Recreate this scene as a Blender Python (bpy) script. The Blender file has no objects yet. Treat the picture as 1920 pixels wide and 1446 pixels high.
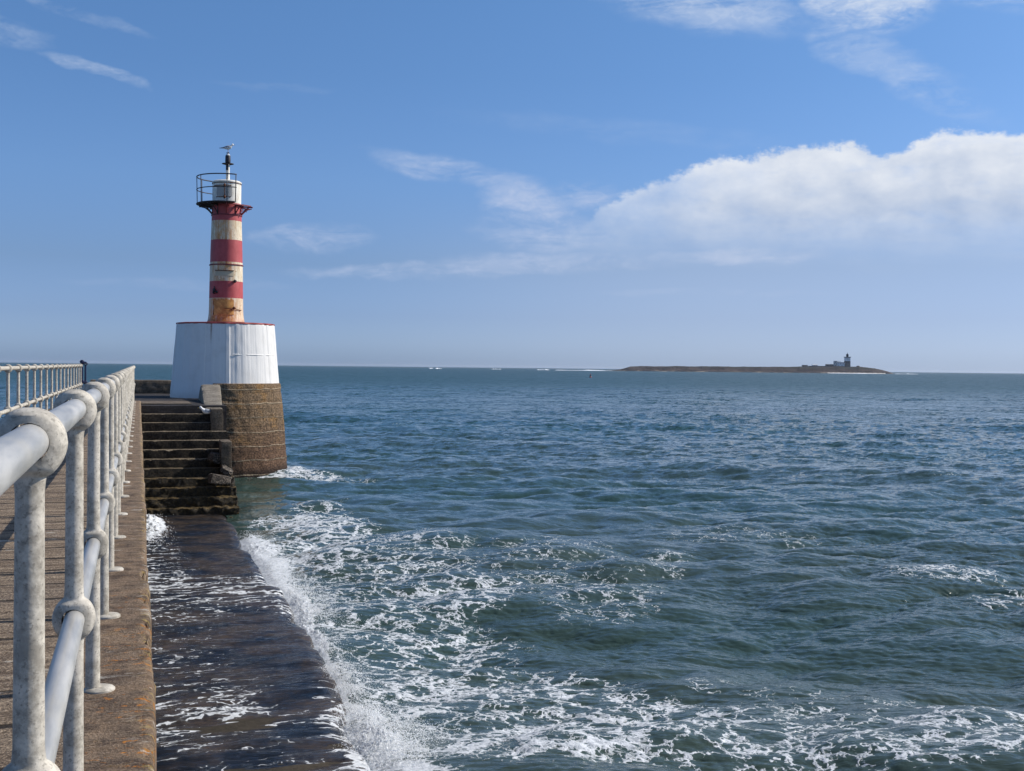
import bpy, math, random
import numpy as np
from mathutils import Vector, Matrix
random.seed(7); RNG = np.random.default_rng(11)
sc = bpy.context.scene
COL = sc.collection
R = math.radians
PI = math.pi

# ------------------------------------------------------------------ camera
EYE = 1.167                      # height over the pier deck (deck is z = 0)
YAW = math.atan(700/2160); PITCH = -math.atan(34/2160); ROLL = .0108
cam_d = bpy.data.cameras.new('camera'); cam = bpy.data.objects.new('camera', cam_d); COL.objects.link(cam)
_fw = Vector((math.sin(YAW)*math.cos(PITCH), math.cos(YAW)*math.cos(PITCH), math.sin(PITCH)))
_r0 = Vector((math.cos(YAW), -math.sin(YAW), 0)); _u0 = _r0.cross(_fw)
_rt = _r0*math.cos(ROLL) + _u0*math.sin(ROLL); _up = _rt.cross(_fw)
M = Matrix((( _rt.x,_up.x,-_fw.x,0),(_rt.y,_up.y,-_fw.y,0),(_rt.z,_up.z,-_fw.z,EYE),(0,0,0,1)))
cam.matrix_world = M
cam_d.sensor_width = 36; cam_d.lens = 2160/1920*36
cam_d.clip_start = .05; cam_d.clip_end = 60000
sc.camera = cam

# ------------------------------------------------------------------ light
SUN_AZ, SUN_EL = 91.0, 37.0      # clockwise from +Y (the pier's axis)
sd = bpy.data.lights.new('sun', 'SUN'); sd.energy = 5.0; sd.angle = R(.53); sd.color = (1, .93, .83)
sun = bpy.data.objects.new('sun', sd); COL.objects.link(sun)
_s = Vector((math.sin(R(SUN_AZ))*math.cos(R(SUN_EL)), math.cos(R(SUN_AZ))*math.cos(R(SUN_EL)), math.sin(R(SUN_EL))))
sun.rotation_euler = _s.to_track_quat('Z', 'Y').to_euler()
sc.view_settings.view_transform = 'Standard'; sc.view_settings.look = 'None'
sc.view_settings.exposure = 0; sc.view_settings.gamma = 1
sc.render.engine = 'CYCLES'
sc.cycles.max_bounces = 6; sc.cycles.caustics_reflective = False; sc.cycles.caustics_refractive = False
sc.cycles.sample_clamp_indirect = 6

# ------------------------------------------------------------------ node helper
class NT:
    def __init__(s, tree):
        s.t = tree; tree.nodes.clear()
    def n(s, typ, ins=None, out=0, **at):
        nd = s.t.nodes.new(typ)
        for k, v in at.items(): setattr(nd, k, v)
        for k, v in (ins or {}).items():
            sk = nd.inputs[k]
            if isinstance(v, bpy.types.NodeSocket): s.t.links.new(v, sk)
            else: sk.default_value = v
        return nd if out is None else nd.outputs[out]
    def m(s, op, a, b=0., c=0., clamp=False):
        return s.n('ShaderNodeMath', {0: a, 1: b, 2: c}, operation=op, use_clamp=clamp)
    def add(s, a, b): return s.m('ADD', a, b)
    def sub(s, a, b): return s.m('SUBTRACT', a, b)
    def mul(s, a, b): return s.m('MULTIPLY', a, b)
    def mx(s, a, b): return s.m('MAXIMUM', a, b)
    def mn(s, a, b): return s.m('MINIMUM', a, b)
    def step(s, v, a, b, lo=0., hi=1.):
        return s.n('ShaderNodeMapRange', {'Value': v, 'From Min': a, 'From Max': b, 'To Min': lo, 'To Max': hi}, interpolation_type='SMOOTHSTEP')
    def noise(s, vec, scale, detail=4., rough=.55, dist=0., out=0):
        return s.n('ShaderNodeTexNoise', {'Vector': vec, 'Scale': scale, 'Detail': detail, 'Roughness': rough, 'Distortion': dist}, out=out)
    def mapv(s, vec, scale=(1, 1, 1), loc=(0, 0, 0), rot=(0, 0, 0)):
        return s.n('ShaderNodeMapping', {'Vector': vec, 'Scale': scale, 'Location': loc, 'Rotation': rot})
    def mix(s, f, a, b, typ='MIX'):
        nd = s.t.nodes.new('ShaderNodeMix'); nd.data_type = 'RGBA'; nd.blend_type = typ
        for i, v in ((0, f), (6, a), (7, b)):
            if isinstance(v, bpy.types.NodeSocket): s.t.links.new(v, nd.inputs[i])
            else: nd.inputs[i].default_value = (*v, 1) if isinstance(v, tuple) and len(v) == 3 else v
        return nd.outputs[2]
    def ramp(s, v, stops, interp='LINEAR'):
        nd = s.t.nodes.new('ShaderNodeValToRGB'); cr = nd.color_ramp; cr.interpolation = interp
        while len(cr.elements) < len(stops): cr.elements.new(.5)
        for e, (p, c) in zip(cr.elements, stops):
            e.position = p; e.color = (*c, 1) if isinstance(c, tuple) else (c, c, c, 1)
        s.t.links.new(v, nd.inputs[0]); return nd.outputs[0]
    def obj(s): return s.n('ShaderNodeTexCoord', out=3)
    def sep(s, v): return s.n('ShaderNodeSeparateXYZ', {0: v}, out=None).outputs
    def comb(s, x, y, z): return s.n('ShaderNodeCombineXYZ', {0: x, 1: y, 2: z})
    def bump(s, h, dist=.01, strength=1., normal=None):
        i = {'Height': h, 'Distance': dist, 'Strength': strength}
        if normal is not None: i['Normal'] = normal
        return s.n('ShaderNodeBump', i)

MATS = {}
def mat(name, fn):
    if name in MATS: return MATS[name]
    m = bpy.data.materials.new(name); m.use_nodes = True
    t = NT(m.node_tree)
    d = fn(t)
    b = t.n('ShaderNodeBsdfPrincipled', {k: v for k, v in d.items()}, out=0)
    t.n('ShaderNodeOutputMaterial', {'Surface': b}, out=None)
    MATS[name] = m; return m

# ------------------------------------------------------------------ world: nishita sky with procedural clouds
w = bpy.data.worlds.new('World'); sc.world = w; w.use_nodes = True
t = NT(w.node_tree)
SKY_STRENGTH = .093
sky = t.n('ShaderNodeTexSky', sky_type='NISHITA', sun_disc=False, sun_elevation=R(SUN_EL), sun_rotation=R(SUN_AZ),
          altitude=0., air_density=1.0, dust_density=.9, ozone_density=2.2)
D = t.n('ShaderNodeTexCoord', out=0)
dx, dy, dz = t.sep(D)
az = t.mul(t.m('ARCTAN2', dx, dy), 180/PI)
el = t.mul(t.m('ARCSINE', dz), 180/PI)
# sky colour grade: the sky model's yellow horizon is brought back to the pale blue of this coast
ez = t.n('ShaderNodeMapRange', {'Value': el, 'From Min': 0., 'From Max': 90.})
air = t.ramp(ez, [(e/90, tuple(q/2.4 for q in c)) for e, c in ((0, (.80, 1.17, 2.2)), (1, (.78, 1.1, 2.05)), (2.4, (.65, .88, 1.62)), (5, (.62, .79, 1.24)), (9, (.70, .93, 1.34)), (14, (.68, .96, 1.33)), (19, (.72, 1.04, 1.38)), (32, (1.0, 1.2, 1.42)), (90, (1.35, 1.38, 1.42)))])  # last stops brighten and whiten the unseen sky overhead to lift the shade
sky = t.n('ShaderNodeVectorMath', {0: sky, 1: t.n('ShaderNodeVectorMath', {0: air, 'Scale': 2.4}, operation='SCALE')}, operation='MULTIPLY')
P2 = t.comb(az, el, 0.)
def P2s(sx, sy, rot=0, loc=(0, 0, 0)): return t.mapv(P2, (sx, sy, 1), loc, (0, 0, R(rot)))
veil = t.mul(t.mul(t.step(az, 6., 30.), t.step(el, 9.5, 4.)), .42)      # thin high haze low in the east
sky = t.mix(veil, sky, (4.8, 5.7, 7.5))
# --- the cumulus bank low on the right
top_pts = [(20.5, 6.6), (22, 7.8), (24, 8.8), (26, 9.7), (28, 10.1), (30.5, 10.55), (32.5, 10.9), (34.2, 11.0), (35.6, 10.3), (36.4, 10.6), (38, 11.2), (39.5, 11.0), (41, 10.8), (43.5, 10.4), (47, 9.4), (52, 9.8), (58, 7.0), (62, 5.8)]
top = t.n('ShaderNodeSeparateColor', {0: t.ramp(t.n('ShaderNodeMapRange', {'Value': az, 'From Min': 20., 'From Max': 62.}), [((a-20)/42, (e-5)/10) for a, e in top_pts])}, out=0)
top = t.add(t.mul(top, 10.), 5.)
nb = t.noise(P2s(.42, .62), 1., 8., .55)
nb2 = t.noise(P2s(1.5, 2.0), 1., 10., .68)
edge = t.sub(t.add(t.add(top, t.mul(t.sub(nb, .5), 1.5)), t.mul(t.sub(nb2, .5), 1.1)), el)   # >0 inside
cum = t.step(edge, -.06, .40)
wob = t.add(el, t.mul(t.sub(t.noise(P2s(.25, 1.2), 1., 6., .6), .5), 1.6))
cum = t.mul(cum, t.step(wob, 4.5, 8.2))
cum = t.mul(cum, t.step(t.add(az, t.mul(t.sub(nb, .5), 10.)), 17., 31.))
cum = t.mul(cum, t.step(t.noise(P2s(.33, .8), 1., 6., .6), .22, .50, .72, 1.))
# relief of the billows: lit towards the sun (up and right)
r1 = t.noise(P2s(.36, .55), 1., 6., .55); r2 = t.noise(P2s(.36, .55, 0, (.22, .3, 0)), 1., 6., .55)
relief = t.sub(r1, r2)
lit = t.add(t.step(edge, 3.4, .0), t.mul(relief, 2.0))
cumcol = t.mix(t.m('MULTIPLY_ADD', lit, .62, .28, clamp=True), (4.8, 5.8, 7.7), (8.6, 9.0, 9.7))
# --- wisps: (az, el, half width, half height, tilt, density)
wisps = [(8.0, 6.2, 2.6, .75, 3, .42), (13.5, 4.7, 6.5, .42, 2, .40), (20.0, 5.2, 5.5, .55, 1, .42), (15.0, 9.6, 4.5, .6, -9, .36),
         (18.6, 8.0, 2.4, 1.4, -25, .55), (19.5, 6.6, 3.2, .9, 0, .4), (21.5, 8.5, 1.6, .8, 0, .45), (29, 5.5, 4.0, .38, 0, .5),
         (28.0, 3.7, 5, .2, 0, .18), (26, 17.9, 6.0, 1.5, -14, .42), (35.5, 17.6, 3.6, 1.9, 8, .8), (40, 17.6, 4.5, 1.3, -12, .4),
         (36, 14.0, 5, 1.0, -30, .25), (23, 11.6, 8, .6, -5, .07), (-7.4, 14.9, 3.4, .6, -10, .28), (-1.8, 13.4, 2.2, .28, -12, .34),
         (-3, 15.8, 3.5, .25, -10, .14), (6.0, 13.2, 3, .2, 0, .06), (2.0, 3.8, 5, .3, 0, .12)]
wn = t.noise(P2s(.22, .85, 6), 1., 9., .58, .8)
wn2 = t.noise(P2s(1.2, 2.6, -8), 1., 8., .65, .8)
den = None
dist1 = t.mul(t.sub(t.noise(P2s(.35, .7, 0, (9, 4, 0)), 1., 5., .55), .5), 2.4)
azd = t.add(az, t.mul(dist1, 1.6)); eld = t.add(el, t.mul(t.sub(nb, .5), .9))
for (a, e, hw, hh, ti, dn) in wisps:
    c_, s_ = math.cos(R(ti)), math.sin(R(ti))
    xa = t.sub(azd, a); ye = t.sub(eld, e)
    u = t.mul(t.add(t.mul(xa, c_), t.mul(ye, s_)), 1/hw); v = t.mul(t.sub(t.mul(ye, c_), t.mul(xa, s_)), 1/hh)
    q = t.add(t.mul(u, u), t.mul(v, v))
    g = t.mul(t.step(q, 1.5, .0), dn)
    den = g if den is None else t.mx(den, g)
den = t.mul(den, t.add(t.step(wn, .34, .66), t.mul(t.step(wn2, .4, .7), .45)))
den = t.m('MINIMUM', den, .95)
c1 = t.mix(den, sky, t.mix(t.step(el, 9., 13.), (5.6, 6.5, 8.6), (7.4, 8.2, 9.5)))
c2 = t.mix(t.mul(cum, .97), c1, cumcol)
bg = t.n('ShaderNodeBackground', {'Color': c2, 'Strength': SKY_STRENGTH})
t.n('ShaderNodeOutputWorld', {'Surface': bg}, out=None)

# ------------------------------------------------------------------ mesh helpers
def tag(o, label=None, cat=None, group=None, kind=None):
    if label: o['label'] = label
    if cat: o['category'] = cat
    if group: o['group'] = group
    if kind: o['kind'] = kind
    return o
def empty(name, loc=(0, 0, 0), rz=0):
    o = bpy.data.objects.new(name, None); o.location = loc; o.rotation_euler = (0, 0, rz); COL.objects.link(o); return o

class MB:
    def __init__(s): s.v = []; s.f = []; s.uv = None
    def addm(s, vs, fs):
        b = len(s.v); s.v += [tuple(v) for v in vs]; s.f += [tuple(i+b for i in f) for f in fs]; return s
    def box(s, c, d, rot=None):
        x, y, z = (q/2 for q in d)
        vs = [Vector((sx*x, sy*y, sz*z)) for sx in (-1, 1) for sy in (-1, 1) for sz in (-1, 1)]
        if rot is not None: vs = [rot @ v for v in vs]
        vs = [v+Vector(c) for v in vs]
        return s.addm(vs, [(0, 1, 3, 2), (4, 6, 7, 5), (0, 4, 5, 1), (2, 3, 7, 6), (0, 2, 6, 4), (1, 5, 7, 3)])
    def lathe(s, prof, n=32, c=(0, 0, 0), a0=0, a1=2*PI, rf=None):
        full = abs(a1-a0-2*PI) < 1e-6; m = n if full else n+1
        vs = []
        for (r, z) in prof:
            for i in range(m):
                a = a0+(a1-a0)*i/n
                rr = r if rf is None else rf(r, z, a)
                vs.append((c[0]+rr*math.cos(a), c[1]+rr*math.sin(a), c[2]+z))
        fs = []
        for j in range(len(prof)-1):
            for i in range(n):
                k = (i+1) % m
                fs.append((j*m+i, j*m+k, (j+1)*m+k, (j+1)*m+i))
        return s.addm(vs, fs)
    def tube(s, pts, r, n=10, cap=True):
        pts = [Vector(p) for p in pts]; rs = r if isinstance(r, (list, tuple)) else [r]*len(pts)
        vs = []; up = Vector((0, 0, 1)); nrm = None
        for i, p in enumerate(pts):
            d = (pts[min(i+1, len(pts)-1)]-pts[max(i-1, 0)]).normalized()
            if nrm is None:
                nrm = d.cross(up) if abs(d.z) < .95 else d.cross(Vector((1, 0, 0)))
            nrm = (nrm-d*nrm.dot(d)).normalized(); b = d.cross(nrm)
            for k in range(n):
                a = 2*PI*k/n; vs.append(p+nrm*(rs[i]*math.cos(a))+b*(rs[i]*math.sin(a)))
        fs = [(j*n+k, j*n+(k+1) % n, (j+1)*n+(k+1) % n, (j+1)*n+k) for j in range(len(pts)-1) for k in range(n)]
        if cap: fs += [tuple(range(n))[::-1], tuple((len(pts)-1)*n+k for k in range(n))]
        return s.addm(vs, fs)
    def bar(s, a, b, w, h):
        a = Vector(a); b = Vector(b); d = b-a
        q = d.to_track_quat('X', 'Z').to_matrix()
        return s.box((a+b)/2, (d.length, w, h), q)
    def ball(s, c, r, n=8, m=6, sc3=(1, 1, 1), rot=None, jit=0):
        vs = []; fs = []
        for j in range(m+1):
            th = PI*j/m
            for i in range(n):
                a = 2*PI*i/n; q = 1+(random.uniform(-jit, jit) if jit else 0)
                v = Vector((r*sc3[0]*math.sin(th)*math.cos(a)*q, r*sc3[1]*math.sin(th)*math.sin(a)*q, r*sc3[2]*math.cos(th)*q))
                if rot is not None: v = rot @ v
                vs.append(v+Vector(c))
        for j in range(m):
            for i in range(n): fs.append((j*n+i, (j+1)*n+i, (j+1)*n+(i+1) % n, j*n+(i+1) % n))
        return s.addm(vs, fs)
    def build(s, name, m=None, parent=None, smooth=False, sharp=None, loc=None):
        me = bpy.data.meshes.new(name); me.from_pydata([tuple(v) for v in s.v], [], s.f); me.validate(); me.update()
        return link(name, me, m, parent, smooth, sharp, loc)
def link(name, me, m=None, parent=None, smooth=False, sharp=None, loc=None):
    if smooth or sharp: me.shade_smooth()
    if sharp: me.set_sharp_from_angle(angle=R(sharp))
    o = bpy.data.objects.new(name, me); COL.objects.link(o)
    if m: me.materials.append(m)
    if parent: o.parent = parent
    if loc: o.location = loc
    return o
def grid_mesh(name, V, nr, nc, attrs=None):
    """V: (nr*nc,3) array -> quad grid mesh"""
    me = bpy.data.meshes.new(name)
    me.vertices.add(nr*nc); me.vertices.foreach_set('co', V.astype(np.float32).ravel())
    i = np.arange(nr-1)[:, None]*nc+np.arange(nc-1)[None, :]
    q = np.stack([i, i+1, i+nc+1, i+nc], -1).reshape(-1, 4)
    nf = len(q)
    me.loops.add(nf*4); me.loops.foreach_set('vertex_index', q.astype(np.int32).ravel())
    me.polygons.add(nf); me.polygons.foreach_set('loop_start', (np.arange(nf)*4).astype(np.int32))
    me.update(calc_edges=True)
    for k, a in (attrs or {}).items():
        at = me.attributes.new(k, 'FLOAT', 'POINT'); at.data.foreach_set('value', a.astype(np.float32).ravel())
    me.shade_smooth()
    return me

# ---- numpy value noise (3-D lattice, smooth) and fbm
_PERM = RNG.permutation(4096); _VAL = RNG.uniform(-1, 1, 4096)
def vnoise(P):
    P = np.asarray(P, float); I = np.floor(P).astype(np.int64); F = P-I; F = F*F*(3-2*F)
    out = 0
    for a in (0, 1):
        for b in (0, 1):
            for c in (0, 1):
                h = _VAL[(_PERM[(_PERM[(_PERM[(I[..., 0]+a) & 4095]+I[..., 1]+b) & 4095]+I[..., 2]+c) & 4095])]
                wgt = (F[..., 0] if a else 1-F[..., 0])*(F[..., 1] if b else 1-F[..., 1])*(F[..., 2] if c else 1-F[..., 2])
                out = out+h*wgt
    return out
def fbm(P, octv=4, gain=.5):
    P = np.asarray(P, float); s = 0; a = 1; tot = 0
    for i in range(octv):
        s = s+a*vnoise(P*2**i+17.3*i); tot += a; a *= gain
    return s/tot
def sstep(x, a, b):
    q = np.clip((x-a)/(b-a), 0, 1); return q*q*(3-2*q)

def rough_box(name, x0, x1, y0, y1, z0, z1, res, amp, m, parent=None, freq=3., seed=0, bev=.02, fn=None, smooth=True):
    """box made of a dense skin, corners rounded and surface broken up by noise"""
    nx, ny, nz = (max(2, int(round((b-a)/res))+1) for a, b in ((x0, x1), (y0, y1), (z0, z1)))
    xs, ys, zs = np.linspace(x0, x1, nx), np.linspace(y0, y1, ny), np.linspace(z0, z1, nz)
    idx = {}; vs = []; fs = []
    def vid(i, j, k):
        if (i, j, k) not in idx: idx[(i, j, k)] = len(vs); vs.append((xs[i], ys[j], zs[k]))
        return idx[(i, j, k)]
    for i in range(nx-1):
        for j in range(ny-1):
            fs.append((vid(i, j, nz-1), vid(i+1, j, nz-1), vid(i+1, j+1, nz-1), vid(i, j+1, nz-1)))
            fs.append((vid(i, j, 0), vid(i, j+1, 0), vid(i+1, j+1, 0), vid(i+1, j, 0)))
        for k in range(nz-1):
            fs.append((vid(i, 0, k), vid(i+1, 0, k), vid(i+1, 0, k+1), vid(i, 0, k+1)))
            fs.append((vid(i, ny-1, k), vid(i, ny-1, k+1), vid(i+1, ny-1, k+1), vid(i+1, ny-1, k)))
    for j in range(ny-1):
        for k in range(nz-1):
            fs.append((vid(0, j, k), vid(0, j, k+1), vid(0, j+1, k+1), vid(0, j+1, k)))
            fs.append((vid(nx-1, j, k), vid(nx-1, j+1, k), vid(nx-1, j+1, k+1), vid(nx-1, j, k+1)))
    V = np.array(vs); lo = np.array([x0, y0, z0])+bev; hi = np.array([x1, y1, z1])-bev
    C = np.clip(V, lo, hi); d = V-C; L = np.linalg.norm(d, axis=1)+1e-9
    V = C+d/L[:, None]*np.minimum(L, bev)[:, None]
    nrm = d/L[:, None]
    n = fbm(V*freq+seed*7.7, 4, .6)
    V = V+nrm*(n*amp)[:, None]
    if fn is not None: V = fn(V, nrm)
    me = bpy.data.meshes.new(name); me.from_pydata(V.tolist(), [], fs); me.update()
    return link(name, me, m, parent, smooth, 50 if smooth else None)

# ------------------------------------------------------------------ materials
def _attr(t, name): return t.n('ShaderNodeAttribute', attribute_name=name, out=None).outputs['Fac']
def metal_cream(t):
    o = t.n('ShaderNodeNewGeometry', out=0)
    n1 = t.noise(o, 30., 6., .7); n2 = t.noise(o, 9., 4., .6); n3 = t.noise(o, 140., 2., .6)
    c = t.mix(t.step(n1, .35, .68), (.29, .262, .215), (.58, .535, .45))
    c = t.mix(t.step(n2, .42, .72, 0, .5), c, (.70, .65, .57))
    c = t.mix(t.step(n3, .56, .68, 0, .6), c, (.17, .155, .13))
    return {'Base Color': c, 'Roughness': .68, 'Specular IOR Level': .3, 'Normal': t.bump(t.add(n3, t.mul(n1, .6)), .0012, .5)}
def metal_pipe(t):
    o = t.n('ShaderNodeNewGeometry', out=0)
    n1 = t.noise(t.mapv(o, (1, .12, 1)), 22., 6., .65); n2 = t.noise(o, 3.2, 4., .6); n3 = t.noise(o, 120., 2., .6)
    c = t.mix(t.step(n1, .3, .7), (.33, .325, .305), (.52, .505, .47))
    c = t.mix(t.step(n2, .55, .75, 0, .45), c, (.48, .44, .36))
    return {'Base Color': c, 'Roughness': t.step(n1, .2, .8, .28, .48), 'Metallic': .22, 'Normal': t.bump(n3, .0008, .3)}
def pipe_cream(t):
    return metal_cream(t)
def navy(t):
    return {'Base Color': (.006, .010, .045, 1), 'Roughness': .4}
def deck_m(t):
    o = t.n('ShaderNodeNewGeometry', out=0); x, y, z = t.sep(o)
    st = t.noise(t.mapv(o, (1.2, 9, 3)), 1.6, 8., .68)          # board marks run across the pier
    n2 = t.noise(o, 1.1, 5., .6); g = t.noise(o, 85., 4., .75); n4 = t.noise(o, 7., 6., .65)
    c = t.mix(t.step(st, .33, .66), (.17, .115, .075), (.56, .43, .30))
    c = t.mix(t.step(n2, .4, .7, 0, .55), c, (.34, .265, .20))
    c = t.mix(t.step(g, .40, .60), t.mix(.75, c, (.035, .024, .018)), c)
    c = t.mix(t.step(g, .56, .70, 0, .7), c, (.62, .52, .40))
    c = t.mix(t.step(n4, .56, .68, 0, .5), c, (.07, .045, .035))
    kz = t.step(x, -.24, -.19)
    c = t.mix(t.mul(kz, .55), c, t.mix(t.step(n4, .40, .60), (.31, .205, .125), (.085, .052, .034)))
    # day joints across the deck
    jy = t.add(y, t.mul(t.sub(t.noise(o, 2.5, 3., .5), .5), .05))
    fr = t.m('FRACT', t.mul(jy, 1/.42)); jt = t.mul(t.step(t.m('ABSOLUTE', t.sub(fr, .5)), .060, .020), t.step(t.noise(t.mapv(o, (.6, 1.2, 1)), 1.5, 3., .5), .32, .44))
    jt = t.mul(jt, t.step(x, -.25, -.35))
    c = t.mix(t.mul(jt, .85), c, (.018, .014, .012))
    # chalky white patches and orange lichen
    wp = t.mul(t.step(t.noise(t.mapv(o, (1, 2.6, 1), (3, 1, 0)), 3.4, 6., .7), .59, .64), t.step(t.noise(o, .8, 2., .5), .47, .56))
    c = t.mix(t.mul(wp, .75), c, (.66, .61, .52))
    ed = t.step(x, -.03, .05)                                   # outer arris
    og = t.noise(t.mapv(o, (1.4, 2.2, 1.4)), 11., 6., .72)
    zone = t.mul(t.step(y, 8.2, 3.4, .0, 1.), t.step(x, -.22, -.06))
    lich = t.mul(t.step(t.add(og, t.mul(ed, .03)), .575, .61), t.mul(zone, t.step(t.noise(o, 2.6, 2., .5), .44, .52)))
    c = t.mix(t.mul(lich, .9), c, (.62, .23, .03))
    far = t.mul(t.step(t.noise(o, 6., 5., .7), .60, .68), t.step(x, -.2, -.05))
    c = t.mix(t.mul(far, .4), c, (.33, .19, .06))
    lv = t.noise(t.mapv(o, (1, 2.5, 1), (7, 2, 0)), 9., 6., .7)
    side = t.step(x, -.05, .045)
    c = t.mix(t.mul(t.step(t.add(lv, t.mul(side, .06)), .60, .66), t.mul(side, .6)), c, (.50, .36, .12))
    c = t.mix(t.mul(t.step(t.noise(t.mapv(o, (1, 2., 1), (1, 9, 0)), 13., 6., .7), .59, .65), t.mul(side, .75)), c, (.66, .60, .50))
    c = t.mix(t.mul(t.step(t.add(z, t.mul(t.sub(n4, .5), .7)), -.35, -1.7), .88), c, (.030, .026, .018))      # tidal weed on the wall below
    h = t.sub(t.add(t.mul(st, 1.6), t.add(g, t.mul(n4, 1.))), t.mul(jt, 2.))
    return {'Base Color': c, 'Roughness': .93, 'Specular IOR Level': .25, 'Normal': t.bump(h, .022, 1.)}
def wallc(t, base=((.11, .085, .06), (.24, .19, .14)), green=0.):
    o = t.n('ShaderNodeNewGeometry', out=0); x, y, z = t.sep(o)
    n1 = t.noise(t.mapv(o, (1, 1, 2.6)), 2.2, 8., .68); n2 = t.noise(o, 18., 6., .72); n3 = t.noise(o, 60., 3., .7)
    c = t.mix(t.step(n1, .32, .7), base[0], base[1])
    c = t.mix(t.step(n2, .35, .62), t.mix(.6, c, (.02, .016, .012)), c)
    c = t.mix(t.step(n3, .62, .8, 0, .4), c, (.36, .30, .22))
    if green: c = t.mix(t.mul(t.step(t.add(z, t.mul(n1, .8)), -.5, -2.2), green), c, (.022, .018, .010))
    return {'Base Color': c, 'Roughness': .92, 'Specular IOR Level': .3, 'Normal': t.bump(t.add(n2, t.mul(n3, .5)), .03, .9)}
def step_m(t):
    o = t.n('ShaderNodeNewGeometry', out=0); x, y, z = t.sep(o)
    n1 = t.noise(t.mapv(o, (1, 1, 2.)), 2.6, 8., .68); n2 = t.noise(o, 16., 6., .74); n3 = t.noise(o, 55., 3., .7)
    c = t.mix(t.step(n1, .32, .7), (.075, .060, .042), (.20, .165, .120))
    c = t.mix(t.step(n2, .36, .62), t.mix(.7, c, (.012, .010, .008)), c)
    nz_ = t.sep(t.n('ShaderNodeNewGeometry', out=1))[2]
    worn = t.mul(t.step(t.add(nz_, t.mul(t.sub(n2, .5), .5)), .30, .70), t.step(n2, .40, .60, .1, 1.))  # foot wear on upward faces, also paints the treads as lit
    c = t.mix(t.step(nz_, .75, .2, 0, .78), c, t.mix(t.step(n2, .45, .7), (.007, .006, .006), (.040, .032, .024)))  # shade of the risers painted in as near-black
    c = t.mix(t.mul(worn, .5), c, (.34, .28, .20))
    wet = t.step(t.add(z, t.mul(t.sub(n1, .5), 1.0)), -1.2, -2.3)
    alg = t.mix(t.step(n2, .42, .62), (.010, .008, .004), (.13, .085, .025))
    alg = t.mix(t.step(n3, .55, .75, 0, .7), alg, (.30, .20, .065))
    alg = t.mix(t.step(nz_, .7, .2, 0, .6), alg, (.010, .008, .005))  # same painted riser shade, carried over the weed colour
    c = t.mix(t.mul(wet, .9), c, alg)
    return {'Base Color': c, 'Roughness': t.step(wet, 0, 1, .92, .55), 'Specular IOR Level': .25, 'Normal': t.bump(t.add(n2, t.mul(n3, .6)), .035, .9)}
def rock_m(t):
    o = t.n('ShaderNodeNewGeometry', out=0)
    n1 = t.noise(o, 5., 8., .7); n2 = t.noise(o, 26., 5., .7)
    c = t.mix(t.step(n1, .35, .65), (.05, .04, .03), (.26, .21, .16))
    c = t.mix(t.step(n2, .44, .60), (.018, .014, .012), c)
    return {'Base Color': c, 'Roughness': .9, 'Normal': t.bump(t.add(n1, n2), .04, .9)}
def masonry(t):
    o = t.obj(); x, y, z = t.sep(o)
    ang = t.m('ARCTAN2', y, x)
    cyl = t.comb(t.mul(ang, 2.2), 0., z)
    n1 = t.noise(t.mapv(cyl, (1.1, 1, 1.5)), 1.1, 7., .65); st = t.noise(t.mapv(cyl, (4.5, 1, 1)), 2.4, 8., .72)
    n3 = t.noise(cyl, 15., 6., .74); hz = t.noise(t.mapv(cyl, (.5, 1, 7)), 1.6, 7., .7)
    c = t.mix(t.step(st, .3, .7), (.17, .112, .068), (.42, .29, .175))
    c = t.mix(t.step(hz, .42, .70, 0, .7), c, (.30, .215, .135))
    low = t.step(t.add(z, t.mul(t.sub(n1, .5), 1.4)), -.6, -2.2)
    c = t.mix(t.mul(low, .65), c, (.17, .085, .055))
    c = t.mix(t.mul(t.step(n1, .50, .64, 0, .7), t.step(z, -2.4, -1.0)), c, (.46, .26, .10))
    c = t.mix(t.step(n3, .34, .58), t.mix(.72, c, (.016, .012, .010)), c)
    c = t.mix(t.step(z, -2.45, -2.85), c, (.030, .018, .014))
    nz = t.noise(t.mapv(cyl, (.5, 1, .6)), 1.7, 5., .6)
    zz = t.add(z, t.mul(t.sub(nz, .5), .20))
    fr = t.m('FRACT', t.mul(zz, 1/.52)); j = t.mul(t.step(t.m('ABSOLUTE', t.sub(fr, .5)), .055, .012), t.step(hz, .34, .50, .35, 1.))
    j2 = t.mul(t.step(t.m('ABSOLUTE', t.sub(t.m('FRACT', t.mul(zz, 1/.31)), .5)), .05, .015), t.step(n1, .36, .5, 0., 1.))
    c = t.mix(t.mul(j, .85), c, (.50, .40, .28))
    c = t.mix(t.mul(j2, .6), c, (.030, .022, .018))
    pit = t.mul(t.step(t.noise(cyl, 13., 6., .78), .50, .58), t.step(z, .1, -1.2, .35, 1.))
    c = t.mix(t.mul(pit, .55), c, (.030, .021, .016))
    spk = t.step(t.noise(t.mapv(cyl, (1, 1, 1), (5, 0, 3)), 30., 4., .75), .60, .70)
    c = t.mix(t.mul(spk, .35), c, (.42, .32, .24))
    h = t.add(t.add(t.mul(st, .8), t.mul(n3, 1.2)), t.add(t.mul(j, .5), t.mul(pit, -.6)))
    return {'Base Color': c, 'Roughness': .92, 'Specular IOR Level': .25, 'Normal': t.bump(h, .07, .95)}
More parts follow.
